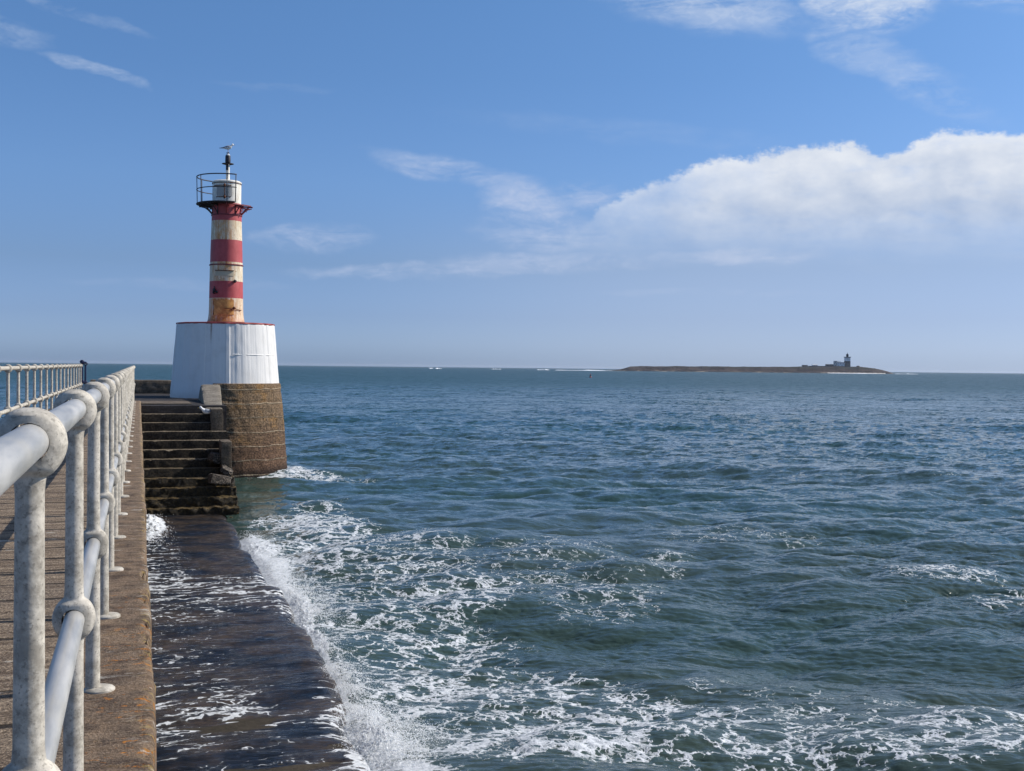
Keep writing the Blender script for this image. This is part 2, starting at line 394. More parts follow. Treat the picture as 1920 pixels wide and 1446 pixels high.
def whitewash(t):
    o = t.obj(); x, y, z = t.sep(o)
    ang = t.m('ARCTAN2', y, x); cyl = t.comb(t.mul(ang, 2.), 0., z)
    n1 = t.noise(o, 2.2, 6., .6); n2 = t.noise(t.mapv(cyl, (6, 1, .35)), 3., 6., .65); n3 = t.noise(o, 24., 5., .7)
    c = t.mix(t.step(n2, .3, .7), (.71, .695, .67), (.74, .725, .70))
    c = t.mix(t.step(n1, .50, .70, 0, .35), c, (.58, .56, .52))
    c = t.mix(t.mul(t.step(n3, .64, .7), .5), c, (.42, .38, .33))
    c = t.mix(t.mul(t.step(n2, .60, .68), .35), c, (.50, .49, .47))
    # rust run below the rim
    rx = t.m('ABSOLUTE', t.sub(ang, -1.93)); run = t.mul(t.mul(t.step(rx, .030, .004), t.step(z, 1.75, 2.65)), t.step(n3, .3, .5, .4, 1))
    c = t.mix(t.mul(run, .85), c, (.22, .11, .05))
    c = t.mix(t.mul(t.step(t.add(z, t.mul(n2, .5)), .45, .18), .35), c, (.50, .40, .33))
    return {'Base Color': c, 'Roughness': .6, 'Normal': t.bump(t.add(n2, t.mul(n3, .4)), .02, .5)}
def redpaint(t):
    o = t.obj(); n1 = t.noise(o, 7., 6., .65); n2 = t.noise(o, 40., 4., .7)
    c = t.mix(t.step(n1, .35, .7), (.30, .040, .035), (.42, .085, .07))
    c = t.mix(t.step(n2, .64, .72, 0, .7), c, (.10, .03, .02))
    return {'Base Color': c, 'Roughness': .6}
def darkred(t):
    o = t.obj(); n1 = t.noise(o, 12., 6., .65)
    return {'Base Color': t.mix(t.step(n1, .35, .7), (.12, .014, .020), (.26, .035, .045)), 'Roughness': .6}
def blackiron(t):
    o = t.obj(); n1 = t.noise(o, 18., 5., .65)
    return {'Base Color': t.mix(t.step(n1, .45, .7), (.012, .011, .016), (.05, .025, .02)), 'Roughness': .55}
Z0 = -.083
def shaft_m(t):
    o = t.obj(); x, y, z = t.sep(o)
    ang = t.m('ARCTAN2', y, x); cyl = t.comb(t.mul(ang, .6), 0., z)
    fr = t.n('ShaderNodeMapRange', {'Value': z, 'From Min': 2.6, 'From Max': 8.2})
    P = lambda q: (q-2.6)/5.6
    fr = t.add(fr, t.mul(t.sub(t.noise(o, 14., 3., .5), .5), .004))
    isred = t.ramp(fr, [(0, 0.), (P(3.63), 1.), (P(4.273), 0.), (P(4.985), 1.), (P(5.835), 0.), (P(6.54), 1.), (P(7.30), 0.)], 'CONSTANT')
    n1 = t.noise(t.mapv(cyl, (1, 1, .55)), 4.2, 8., .7); run = t.noise(t.mapv(cyl, (1, 1, .16)), 11., 7., .72); n3 = t.noise(o, 42., 5., .72); n4 = t.noise(o, 13., 6., .72)
    red = t.mix(t.step(n1, .3, .7), (.37, .045, .050), (.49, .085, .088))
    red = t.mix(t.step(n3, .66, .74, 0, .6), red, (.13, .035, .02))
    red = t.mix(t.step(run, .6, .8, 0, .35), red, (.22, .05, .04))
    cream = t.mix(t.step(run, .3, .66), (.52, .43, .27), (.84, .77, .60))
    cream = t.mix(t.step(n4, .56, .66, 0, .85), cream, (.10, .075, .05))
    # rust: heavy at the foot and round the door, lighter above
    rz = t.ramp(fr, [(0, 1.), (P(3.60), .95), (P(3.66), .2), (P(4.27), .38), (P(4.98), .58), (P(5.85), .55), (P(6.5), .5), (P(7.3), .25), (1, .4)])
    side = t.step(t.m('ABSOLUTE', t.sub(ang, -1.95)), 1.15, .25)
    rust = t.mul(t.step(t.add(t.mul(run, .7), t.mul(n1, .5)), .80, .42), t.mul(rz, t.m('MULTIPLY_ADD', side, .8, .25)))
    cream = t.mix(t.m('MULTIPLY', rust, 1.9, clamp=True), cream, t.mix(t.step(n4, .35, .65), (.40, .12, .022), (.72, .31, .065)))
    c = t.mix(isred, cream, red)
    c = t.mix(t.mul(t.step(z, 2.95, 2.72), t.step(n1, .35, .6, .3, .9)), c, (.33, .085, .03))
    return {'Base Color': c, 'Roughness': .55, 'Normal': t.bump(t.add(n4, t.mul(n3, .5)), .006, .6)}
def drum_m(t):
    o = t.obj(); x, y, z = t.sep(o)
    n1 = t.noise(t.mapv(o, (1, 1, .5)), 6., 8., .7); n3 = t.noise(o, 34., 5., .72)
    c = t.mix(t.step(n1, .3, .6), (.60, .54, .43), (.86, .82, .72))
    c = t.mix(t.step(n3, .62, .72, 0, .7), c, (.20, .11, .06))
    return {'Base Color': c, 'Roughness': .5, 'Normal': t.bump(n3, .004, .5)}
def rust_m(t):
    o = t.obj(); n1 = t.noise(o, 25., 5., .7)
    return {'Base Color': t.mix(t.step(n1, .35, .65), (.045, .016, .010), (.20, .07, .025)), 'Roughness': .85}
def foam_c(t):
    o = t.n('ShaderNodeNewGeometry', out=0); n1 = t.noise(o, 40., 5., .7)
    return {'Base Color': t.mix(t.step(n1, .3, .6), (.80, .83, .84), (.94, .95, .95)), 'Roughness': .5, 'Subsurface Weight': .6, 'Subsurface Radius': (.06, .06, .06), 'Subsurface Scale': 1.}
def flat(c, r=.7, **k): return lambda t: {'Base Color': (*c, 1), 'Roughness': r, **k}

m_post = mat('weathered_galvanised_steel', metal_cream); m_pipe = mat('galvanised_pipe', metal_pipe)
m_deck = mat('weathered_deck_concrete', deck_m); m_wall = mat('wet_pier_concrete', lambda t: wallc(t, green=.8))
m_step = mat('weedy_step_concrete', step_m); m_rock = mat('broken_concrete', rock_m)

# ------------------------------------------------------------------ pier (structure)
XR, XL, Y0, Y1 = .045, -1.95, -6., 37.9
def strip(nr_y, xs, ys, zf):
    X, Y = np.meshgrid(xs, ys); Z = zf(X, Y); return X, Y, Z
ys = np.concatenate([np.linspace(-6, 1.5, 60), np.linspace(1.52, 16, 560), np.linspace(16.1, 37.9, 300)])
top_x = np.concatenate([np.linspace(XL, -.3, 60), np.linspace(-.28, XR, 44)])
prof = [(x, 0.) for x in top_x] + [(XR+.004, -.012), (XR+.010, -.03), (XR+.010, -.07)] + [(XR+.012, -z) for z in np.linspace(.12, 3.6, 50)]
nc = len(prof)
X = np.tile([p[0] for p in prof], (len(ys), 1)); Zp = np.tile([p[1] for p in prof], (len(ys), 1)); Yp = np.tile(ys[:, None], (1, nc))
P3 = np.stack([X, Yp, Zp], -1)
istop = (Zp > -.001)
nn = fbm(P3*np.array([1.5, 7, 3]), 4, .6); nf = fbm(P3*22, 3, .6)
Zn = Zp+istop*(nn*.006+nf*.0025)
edgew = sstep(X, XR-.07, XR)
chip = np.clip(fbm(P3*np.array([4, 5., 4])+31, 4, .6)-.18, 0, 1)
Xn = X+edgew*(nn*.012+fbm(P3*np.array([0, 1.1, .6])+5, 3)*.014+nf*.004)-edgew*chip*.05
Zn = Zn-edgew*istop*chip*.05*sstep(X, XR-.03, XR)
Zn -= istop*sstep(X, XR-.015, XR)*.006
V = np.stack([Xn, Yp, Zn], -1).reshape(-1, 3)
me = grid_mesh('pier_deck', V, len(ys), nc)
pd_ = link('pier_deck', me, m_deck, smooth=True, sharp=45); tag(pd_, kind='structure')
mb = MB(); mb.box((XL/2-.01, 16, -2.3), (abs(XL)-.03, 43.6, 4.5)); mb.box((XL-.1, 16, -1.9), (.2, 43.8, 3.79))
tag(mb.build('pier_body', m_wall), kind='structure')
# pier head: lower landing behind the stairs and round the lighthouse
HY = 35.95
o = rough_box('landing', -1.9, 2.55, HY, 51.2, -4.4, -.083, .16, .012, mat('wet_dark_landing', lambda t: wallc(t, ((.018, .017, .022), (.062, .055, .052)))), bev=.03, seed=3); tag(o, kind='structure')
# sea wall of the landing, at the far end
o = rough_box('sea_wall', -1.9, 3.4, 50.2, 50.95, -.09, .47, .10, .03, m_wall, bev=.05, seed=4)
tag(o, 'low dark concrete parapet across the far end of the pier, beside the white plinth', 'wall')
o = rough_box('concrete_slab', -.6, 1.55, 36.6, 39.3, -.10, -.045, .10, .006, m_wall, bev=.015, seed=5)
tag(o, 'thin worn concrete slab lying on the landing at the head of the stairs', 'slab')

# ------------------------------------------------------------------ stairs
stairs = empty('stone_staircase', (1.2, 34, -2.9))
tag(stairs, 'flight of dark worn concrete steps going down from the landing to the sea ledge', 'stairs')
NS, G, RI = 13, .32, .243
for k in range(1, NS+1):
    yb = HY-(k-1)*G+.02 ; ya = HY-k*G
    zt = -.083-k*RI
    roughn = .010+.050*(k/12)**1.8
    xr = 2.43+.022*k
    if k <= 2: xr = 2.38
    def fn(V, nrm, k=k, xr=xr, ya=ya, zt=zt):
        # worn nosings, and a broken right-hand end lower down
        n = fbm(V*np.array([5.5, 5., 5.])+k*3.1, 4, .65)
        fr = sstep(V[:, 1], ya+.12, ya)*sstep(V[:, 2], zt-.15, zt)
        V = V.copy(); V[:, 2] -= fr*np.clip(n-.05, 0, 1)*(.022+.009*k)
        if k >= 6:
            b = sstep(V[:, 0], xr-.75, xr)*(.5+n)
            V[:, 2] += b*np.clip(fbm(V*5+k, 4, .65), -1, 1)*.10; V[:, 1] -= b*np.clip(n+.2, 0, 1)*.18
            V[:, 0] -= sstep(V[:, 0], xr-.2, xr)*np.abs(n)*.12
        if k >= 8: V[:, 2] += fbm(V*7+k, 3, .65)*.012*(k-6); V[:, 1] += fbm(V*7+k+9, 3, .65)*.012*(k-6)
        return V
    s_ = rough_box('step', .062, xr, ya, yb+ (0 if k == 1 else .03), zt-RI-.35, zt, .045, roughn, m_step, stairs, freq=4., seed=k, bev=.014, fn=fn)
    s_.location = (-1.2, -34, 2.9)
# right-hand cheek blocks of the flight
o = rough_box('cheek_block', 2.04, 2.40, HY-.72, HY+.06, -1.0, -.165, .06, .010, m_wall, stairs, bev=.02, seed=21); o.location = (-1.2, -34, 2.9)
o = rough_box('cheek_block', 2.23, 2.52, HY-2.45, HY-1.38, -2.1, -1.02, .05, .012, m_wall, stairs, bev=.025, seed=22); o.location = (-1.2, -34, 2.9)
# core below the flight so that nothing is hollow
mb = MB()
mb.addm([(.062, HY+.01, -.7), (2.2, HY+.01, -.7), (.062, 32.4, -3.2), (2.2, 32.4, -3.2), (.062, HY+.01, -4.3), (2.2, HY+.01, -4.3), (.062, 32.4, -4.3), (2.2, 32.4, -4.3)],
        [(0, 1, 3, 2), (2, 3, 7, 6), (1, 5, 7, 3), (0, 2, 6, 4), (4, 6, 7, 5), (0, 4, 5, 1)])
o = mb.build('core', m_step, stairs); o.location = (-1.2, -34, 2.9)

# sloping parapet wall between the landing and the round base
def wedge_fn(V, nrm):
    V = V.copy(); tt = np.clip((V[:, 1]-35.75)/(42.2-35.75), 0, 1)
    top_ = -.165+tt*.625; q = (V[:, 2]-(-.9))/.9
    V[:, 2] = -.9+q*(top_+.9)
    qq = np.clip(q, 0, 1); w01 = np.clip((V[:, 0]-1.84)/.53, 0, 1)
    V[:, 0] += .04+tt*(qq*.20*(1-w01)+.36*w01)
    return V
o = rough_box('sloping_parapet', 1.84, 2.37, 35.75, 42.2, -.9, 0., .075, .014, mat('pale_parapet_concrete', lambda t: wallc(t, ((.20, .17, .13), (.36, .32, .26)))), bev=.06, seed=9, fn=wedge_fn)
tag(o, 'grey concrete parapet with a sloping top, at the head of the stairs', 'parapet')

# broken lumps on the right end of the middle steps
def rock(name, c, sz, seed, label, rot=(0, 0, 0), m=m_rock):
    bm_n = 18; vs = []; fs = []
    mb = MB(); mb.ball((0, 0, 0), 1, 26, 16)
    V = np.array([tuple(v) for v in mb.v]); d = fbm(V*1.9+seed*5.1, 4, .7)
    V = np.clip(V*(1+.55*d)[:, None]+np.array([.2, -.1, 0])*V[:, [1, 2, 0]], -.66, .70)+fbm(V*4+seed, 3)[:, None]*.06*V
    V = V*np.array(sz)
    mb.v = [tuple(v) for v in V]
    o = mb.build(name, m, None, smooth=True, sharp=35, loc=c); o.rotation_euler = rot
    return tag(o, label, 'rock', 'broken concrete lumps on the stairs')
rock('concrete_lump', (2.20, 33.85, -1.53), (.40, .34, .20), 1, 'large pale broken concrete lump on the right end of the middle steps', (.1, .2, .3))
rock('concrete_lump', (2.36, 33.35, -1.84), (.24, .28, .12), 2, 'flat pinkish concrete fragment just below the large pale lump on the stairs', (.3, .5, .1))
rock('concrete_lump', (2.16, 32.95, -2.05), (.44, .34, .19), 3, 'dark knobbly concrete lump on the right end of the lower steps', (.0, .2, .2))
rock('concrete_lump', (2.0, 44.0, -.03), (.11, .10, .07), 4, 'small heap of rubble at the foot of the white plinth behind the sloping parapet', (0, 0, .4))

# ------------------------------------------------------------------ ledge beside the pier
def edge_x(Y):
    Y = np.asarray(Y, float)
    b = np.interp(Y, [-8, 9, 11, 12.4, 13.3, 14.2, 17, 20, 25, 29, 32], [2.1, 2.18, 2.30, 2.20, 2.18, 2.42, 2.38, 2.44, 2.25, 2.17, 2.2])
    n = fbm(np.stack([Y*.9, Y*0+3, Y*0], -1), 4, .55)
    return b+n*.18
ZL = -2.93
ys = np.linspace(-7, 32.6, 330)
V = []
for y in ys:
    e = float(edge_x(y))-.05
    V += [(.05, y, ZL-.03), (e*.5, y, ZL-.035), (e-.06, y, ZL-.04), (e, y, ZL-.08), (e+.02, y, ZL-.35), (e+.05, y, -4.4)]
V = np.array(V); V[:, 0] += (V[:, 2] < ZL-.05)*fbm(V*2.5, 3)*.05
o = link('sea_ledge', grid_mesh('sea_ledge', V, len(ys), 6), m_wall, smooth=True, sharp=50); tag(o, kind='structure')

# ------------------------------------------------------------------ the sea: spectral height field on a polar sheet round the viewer's end of the pier
def band(L, N, l0, l1, ang, spread, slope, seed, p=4.0):
    rg = np.random.default_rng(seed)
    k1 = 2*PI*np.fft.fftfreq(N, L/N); KX, KY = np.meshgrid(k1, k1, indexing='ij'); K = np.hypot(KX, KY); K[0, 0] = 1e9
    lam = 2*PI/K; wv = ((lam >= l0) & (lam < l1)).astype(float)
    c = (KX*math.cos(ang)+KY*math.sin(ang))/K
    Dd = spread+(1-spread)*np.clip(np.abs(c), 0, 1)**6
    A = np.sqrt(K**-p*Dd)*wv*(rg.normal(size=K.shape)+1j*rg.normal(size=K.shape))
    A[0, 0] = 0
    h = np.fft.ifft2(A).real; gx = np.fft.ifft2(1j*KX*A).real; gy = np.fft.ifft2(1j*KY*A).real
    s = slope/math.sqrt((gx**2+gy**2).mean())
    dx_ = np.fft.ifft2(-1j*KX/K*A).real; dy_ = np.fft.ifft2(-1j*KY/K*A).real
    return np.stack([dx_, dy_, h], 0)*s, L, N
def samp(B, X, Y, rot):
    F, L, N = B; c, s = math.cos(rot), math.sin(rot)
    U = (X*c+Y*s)/L*N; W = (-X*s+Y*c)/L*N
    i = np.floor(U).astype(int); j = np.floor(W).astype(int); fu = U-i; fv = W-j
    i0 = i % N; i1 = (i+1) % N; j0 = j % N; j1 = (j+1) % N
    q = F[:, i0, j0]*(1-fu)*(1-fv)+F[:, i1, j0]*fu*(1-fv)+F[:, i0, j1]*(1-fu)*fv+F[:, i1, j1]*fu*fv
    return q[0]*c-q[1]*s, q[0]*s+q[1]*c, q[2]
SEA = -3.02
# rows by distance
rows = [2.6]
while rows[-1] < 9000:
    r = rows[-1]; rows.append(r+max(.030 if r < 25 else .03, .33*r*r/(4.15*1152)) if r < 400 else r*1.06)
rows = np.array(rows)
a1 = np.concatenate([np.linspace(-38, -9, 120)[:-1], np.linspace(-9, 46, 1650), np.linspace(46, 80, 220)[1:]])
AZ, RR = np.meshgrid(np.radians(a1), rows)
X0 = RR*np.sin(AZ); Y0_ = RR*np.cos(AZ)
dr = np.gradient(rows)[:, None]*np.ones_like(X0); dt = RR*R(55/1650)
sp = np.maximum(dr, dt)
WD = PI/2-R(22)                         # waves run along this axis (towards the viewer)
BA = band(131., 256, 5, 24, WD-.25, .10, .055, 1, 4.0); BB = band(41., 1024, .8, 5, WD, .12, .165, 2, 3.2); BC = band(10.3, 768, .11, .9, WD+.2, .10, .24, 3, 2.7)
wt = lambda lm: np.clip((lm/sp-1.5)/2.5, 0, 1)
DX = np.zeros_like(X0); DY = np.zeros_like(X0); DZ = np.zeros_like(X0)
gust = .75+.5*fbm(np.stack([X0/9, Y0_/9, 0*X0], -1), 2)
for B, rot, lm, am, cp in ((BA, 0, 12, 1, 1.), (BB, .31, 2.2, 1, 1.35), (BC, -.23, .5, gust, 1.25)):
    sel = wt(lm); a, b, c = samp(B, X0, Y0_, rot)
    DX += a*sel*am*cp; DY += b*sel*am*cp; DZ += c*sel*am
def px_ground(px, py, z=SEA):
    d = _fw+_rt*((px-960)/2160)-_up*((py-723)/2160); s = (z-EYE)/d.z; return d.x*s, d.y*s
# foam density: (pixel centre of the patch on the water, half sizes, strength)
patches = [(600, 1010, 120, 55, .75), (760, 1060, 170, 60, .62), (870, 1110, 110, 35, .78), (720, 1150, 190, 60, .62), (800, 1200, 220, 55, .64), (620, 1110, 110, 70, .6),
           (760, 1260, 200, 50, .66), (950, 1290, 220, 45, .70), (1050, 1330, 240, 40, .70), (880, 1360, 200, 60, .66), (1150, 1375, 260, 45, .74), (1330, 1400, 260, 55, .66),
           (1000, 1420, 260, 45, .85), (1560, 1415, 240, 45, .68), (1820, 1395, 200, 50, .70), (1400, 1350, 200, 25, .5), (850, 1425, 220, 30, .8), (1640, 1370, 160, 20, .45), (1500, 1440, 400, 30, .66), (1830, 1440, 200, 30, .7), (1790, 1080, 120, 13, .58), (1890, 1115, 80, 16, .60),
           (1250, 1055, 60, 22, .56), (1130, 1120, 130, 40, .50), (1340, 1010, 120, 12, .42), (1460, 1015, 90, 14, .42), (1330, 1285, 60, 22, .46), (1500, 1310, 130, 16, .40), (1720, 1320, 160, 16, .40), (1030, 1060, 150, 60, .44),
           (520, 893, 75, 9, .85), (590, 897, 60, 7, .80), (660, 902, 60, 6, .45), (590, 965, 60, 14, .60), (560, 985, 90, 18, .8), (640, 935, 60, 8, .3)]
FO = np.zeros_like(X0)
wx = fbm(np.stack([X0/2.3, Y0_/4.5, 0*X0+7], -1), 4, .6); wy = fbm(np.stack([X0/2.3, Y0_/4.5, 0*X0+19], -1), 4, .6)
near = RR < 90
for (cx, cy, hx, hy, dn) in patches:
    gx, gy = px_ground(cx, cy); ax, ay = px_ground(cx+hx, cy); bx, by = px_ground(cx, cy-hy)
    ux, uy = ax-gx, ay-gy; vx, vy = bx-gx, by-gy
    det = ux*vy-uy*vx; qx = X0-gx+wx*.5*abs(ux); qy = Y0_-gy+wy*.5*abs(vy)
    a = (qx*vy-qy*vx)/det; b = (ux*qy-uy*qx)/det
    FO = np.maximum(FO, dn*sstep(1.6-(a*a+b*b), 0, 1.3)*near)
ex = edge_x(Y0_.ravel()).reshape(X0.shape)
dE = X0-ex
along = (Y0_ > -6) & (Y0_ < 29.5)
fr_w = np.interp(Y0_, [5, 10, 11, 12.3, 13.4, 14.5, 15.3, 17, 19, 22, 26, 28.5], [.9, .9, .8, .40, .42, .10, .12, .16, .34, .5, .95, 1.1])*(1+.45*fbm(np.stack([Y0_*1.3, X0*1.3, 0*Y0_+4], -1), 3))
surf = np.where(along, np.exp(-(np.clip(dE-.10, 0, 9)/fr_w)**2)*sstep(Y0_, 29.5, 27.5), 0)
brk = sstep(fbm(np.stack([Y0_*.62, 0*Y0_+9, 0*Y0_], -1), 3), -.45, .25)
surf = surf*(.62+.38*brk)
FO = np.maximum(FO*.93, np.where(surf > 0, sstep(surf, .0, .55)*1.12, 0))
# crest whitecaps, sparse
crest = sstep(DZ, .17, .30)*sstep(fbm(np.stack([X0/7, Y0_/5, 0*X0+2], -1), 3), .12, .42)*(RR > 14)*(RR < 130)
FO = np.maximum(FO, crest*.42)
# churn: turbulent relief under the surf
ch = (surf*brk*sstep(dE, .0, .5))*wt(.35)*(1+1.1*np.exp(-((Y0_-11.3)/1.2)**2))
pp = np.stack([X0*5.0, Y0_*5.0, 0*X0], -1)
churn = np.abs(fbm(pp*1.6, 4, .72))*.17+np.clip(fbm(pp*.28+3, 3, .6), 0, 1)*.22
DZ = DZ*np.where(along, .30+.70*sstep(dE, .0, 2.2), 1)+ch*(churn-.04)
DX *= np.where(along, sstep(dE, .0, 1.8), 1); DY *= np.where(along, sstep(dE, .0, 1.8), 1)
# hold the sheet below the ledge / pier / stairs
inside = sstep(-dE, -.10, .20)*((Y0_ > -8) & (Y0_ < 32.7))
inside = np.maximum(inside, ((X0 < 2.35) & (X0 > -1.9) & (Y0_ > 32) & (Y0_ < 51)))
inside = np.maximum(inside, ((X0 < .3) & (X0 > -1.9) & (Y0_ < 40)))
damp = 1-.0*inside
Zs = SEA+DZ-inside*.30-sstep(dE, .35, 0)*along*.08
far_drop = 0
Xs = X0+DX*(1-inside); Ys = Y0_+DY*(1-inside)
nr, ncn = X0.shape
me = grid_mesh('sea', np.stack([Xs, Ys, Zs], -1).reshape(-1, 3), nr, ncn, {'foam': FO, 'surf': surf})
def sea_m(t):
    g = t.n('ShaderNodeNewGeometry', out=None); o = g.outputs['Position']; x, y, z = t.sep(o)
    r = t.m('SQRT', t.add(t.mul(x, x), t.mul(y, y)))
    fo = _attr(t, 'foam'); su = _attr(t, 'surf')
    # drawn-out lace: ridged cells stretched across the view, broken by noise
    pv = t.mapv(o, (1, 1, 0), rot=(0, 0, R(18)))
    wv = t.noise(pv, .9, 5., .6, out=1)
    wv2 = t.noise(pv, 3.3, 4., .6, out=1)
    def warp(v, c, a): return t.n('ShaderNodeVectorMath', {0: v, 1: t.n('ShaderNodeVectorMath', {0: c, 'Scale': a}, operation='SCALE')}, operation='ADD')
    q = warp(warp(pv, wv, 1.3), wv2, .35)
    qs = t.mapv(q, (.9, .75, 1))
    v1 = t.n('ShaderNodeTexVoronoi', {'Vector': qs, 'Scale': 2.5}, feature='DISTANCE_TO_EDGE')
    v2 = t.n('ShaderNodeTexVoronoi', {'Vector': qs, 'Scale': 7.5}, feature='DISTANCE_TO_EDGE')
    nl = t.noise(q, 1.3, 8., .68); nf = t.noise(pv, 11., 6., .72); npz = t.noise(t.mapv(q, (1, .8, 1)), .8, 3., .55)
    lace = t.add(t.mul(t.step(v1, .22, .0), .34), t.mul(t.step(v2, .20, .0), .24))
    val = t.add(t.add(lace, t.mul(nl, .50)), t.add(t.mul(nf, .34), t.mul(npz, .24)))
    thr = t.sub(1.2, t.mul(t.m('POWER', fo, 1.4), .66))
    f = t.mul(t.step(t.sub(val, thr), -.01, .08), t.step(fo, .10, .25))
    thick = t.noise(q, 3.2, 6., .7)
    f = t.mul(f, t.mx(t.step(t.sub(val, thr), .0, .22), t.step(thick, .36, .60, .35, .95)))
    film = t.mul(t.step(t.sub(val, thr), -.35, .10), t.step(fo, .10, .4))
    # water body: greener inside steep near faces, bluer far away
    body = t.mix(t.step(r, 12., 110.), (.042, .060, .045), (.016, .056, .064))
    big = t.noise(t.mapv(o, (.6, 1., 1), rot=(0, 0, R(18))), .05, 4., .55)
    body = t.mix(t.step(big, .35, .65, 0, .6), body, (.016, .060, .058))
    body = t.mix(t.mul(film, .30), body, (.11, .17, .155))
    fc = t.mix(t.step(nf, .35, .62), (.50, .54, .57), (.84, .86, .88))
    c = t.mix(t.m('MULTIPLY', f, .92, clamp=True), body, fc)
    # unresolved ripples: facets take their own slope, more so with distance
    pr = t.mapv(o, (.6, 1, 0), rot=(0, 0, R(18)))
    def jit(c_, s_):
        v = t.n('ShaderNodeVectorMath', {0: c_, 1: (.5, .5, .5)}, operation='SUBTRACT')
        v = t.n('ShaderNodeVectorMath', {0: v, 1: (1, 1, 0)}, operation='MULTIPLY')
        return t.n('ShaderNodeVectorMath', {0: v, 'Scale': s_}, operation='SCALE')
    nn_ = g.outputs['Normal']
    for sc_, a_, b_, am in ((4.5, 26., 60., 1.6), (2.2, 45., 110., 2.1), (.9, 80., 240., 2.3), (.32, 180., 600., 2.1), (.10, 500., 2000., 1.7)):
        nn_ = t.n('ShaderNodeVectorMath', {0: nn_, 1: jit(t.noise(pr, sc_, 4., .68, out=1), t.step(r, a_, b_, 0., am))}, operation='ADD')
    nn_ = t.n('ShaderNodeVectorMath', {0: nn_}, operation='NORMALIZE')
    rip = t.add(t.noise(t.mapv(pv, (.5, 1.6, 1)), 6., 3., .5), t.mul(t.noise(t.mapv(pv, (.6, 1.5, 1)), 19., 2., .5), .3))
    bmp = t.bump(t.add(rip, t.mul(f, t.mul(nf, 1.5))), .035, t.step(r, 60., 14., .3, .6), nn_)
    return {'Base Color': c, 'Roughness': t.add(t.mul(f, .5), t.step(r, 15., 350., .045, .34)), 'IOR': 1.333, 'Specular IOR Level': t.step(r, 30., 400., .5, .27), 'Normal': bmp}
m_sea = mat('sea_water', sea_m)
o = link('sea', me, m_sea); tag(o, kind='structure')

# ---- thin sheet of water running off the ledge
ys = np.linspace(-3, 32.3, 1500)
us = np.concatenate([np.linspace(0, .9, 90), np.linspace(.905, 1.0, 26)])
U, Yg = np.meshgrid(us, ys)
E_ = edge_x(ys)[:, None]
lip = np.clip((U-.93)/.07, 0, 1)
Xg = .05+(E_-.05+.16*lip)*U
pz = np.stack([Xg*.45, Yg*1.5, 0*Yg], -1)
lb = fbm(pz+3, 3, .55)
hz = lb*.070+fbm(np.stack([Xg*.8, Yg*4.5, 0*Yg+5], -1), 4, .6)*.042
surge = sstep(Yg, 15, 9)
hz += surge*fbm(np.stack([Xg*.9, Yg*1.1, 0*Yg+11], -1), 3, .55)*.11
nearst = sstep(Yg, 25, 29)
Zg = ZL+hz-.12*lip**1.5-.30*np.clip((U-.975)/.025, 0, 1)
Zg += .012
blob = np.exp(-((Xg-.20)/.38)**2-((Yg-29.9)/1.8)**2)
Zg += blob*.17*(1+1.3*np.abs(fbm(np.stack([Xg*7, Yg*7, 0*Yg], -1), 4, .65)))
fo_f = .27+.52*fbm(np.stack([Xg*.5, Yg*.28, 0*Yg+2], -1), 3)+.16*surge+.16*sstep(U, .85, 1.)-.12*sstep(Yg, 18, 27)+.30*sstep(Yg, 11.6, 10.0)+.45*sstep(U, .80, 1.)*sstep(Yg, 15, 13)-.02
fo_f = np.maximum(fo_f, sstep(blob, .12, .38)*1.15)
me = grid_mesh('shallow_water', np.stack([Xg, Yg, Zg], -1).reshape(-1, 3), len(ys), len(us), {'foam': fo_f})
def film_m(t):
    o = t.n('ShaderNodeNewGeometry', out=0); x, y, z = t.sep(o)
    fo = _attr(t, 'foam')
    st = t.mapv(o, (.40, 2.2, 0), rot=(0, 0, R(-3)))
    wv = t.n('ShaderNodeVectorMath', {0: st, 1: t.n('ShaderNodeVectorMath', {0: t.noise(t.mapv(o, (.9, 1.3, 0)), .55, 5., .62, out=1), 'Scale': 2.6}, operation='SCALE')}, operation='ADD')
    n1 = t.noise(wv, 1.7, 8., .68); v1 = t.n('ShaderNodeTexVoronoi', {'Vector': wv, 'Scale': 1.5}, feature='DISTANCE_TO_EDGE')
    v2 = t.n('ShaderNodeTexVoronoi', {'Vector': wv, 'Scale': 3.8}, feature='DISTANCE_TO_EDGE')
    nf = t.noise(o, 12., 6., .72)
    val = t.add(t.add(t.mul(t.step(v1, .16, 0.), .42), t.mul(t.step(v2, .12, 0.), .20)), t.add(t.mul(n1, .55), t.mul(nf, .22)))
    thr = t.n('ShaderNodeMapRange', {'Value': fo, 'From Min': 0., 'From Max': 1., 'To Min': 1.10, 'To Max': .36})
    f = t.step(t.sub(val, thr), -.01, .07)
    bed = t.noise(t.mapv(o, (.8, 1.3, 1)), 1.1, 7., .65); bf = t.noise(t.mapv(o, (1.2, 4, 1)), 7., 6., .7)
    c = t.mix(t.step(bed, .38, .62), (.006, .008, .011), (.075, .052, .032))
    c = t.mix(t.step(bf, .35, .6, .75, 0.), c, (.012, .011, .011))
    c = t.mix(t.mul(t.step(t.sub(val, thr), -.30, .05), .22), c, (.16, .17, .17))
    c = t.mix(t.mul(f, .9), c, t.mix(t.step(nf, .35, .6), (.5, .53, .55), (.82, .84, .85)))
    rip = t.add(t.noise(t.mapv(o, (.9, 3.2, 0)), 5., 6., .65), t.mul(bf, .5))
    return {'Base Color': c, 'Roughness': t.add(t.mul(f, .5), .06), 'IOR': 1.333, 'Normal': t.bump(rip, .05, .7)}
o = link('shallow_water', me, mat('film_of_water', film_m), smooth=True); tag(o, kind='structure')

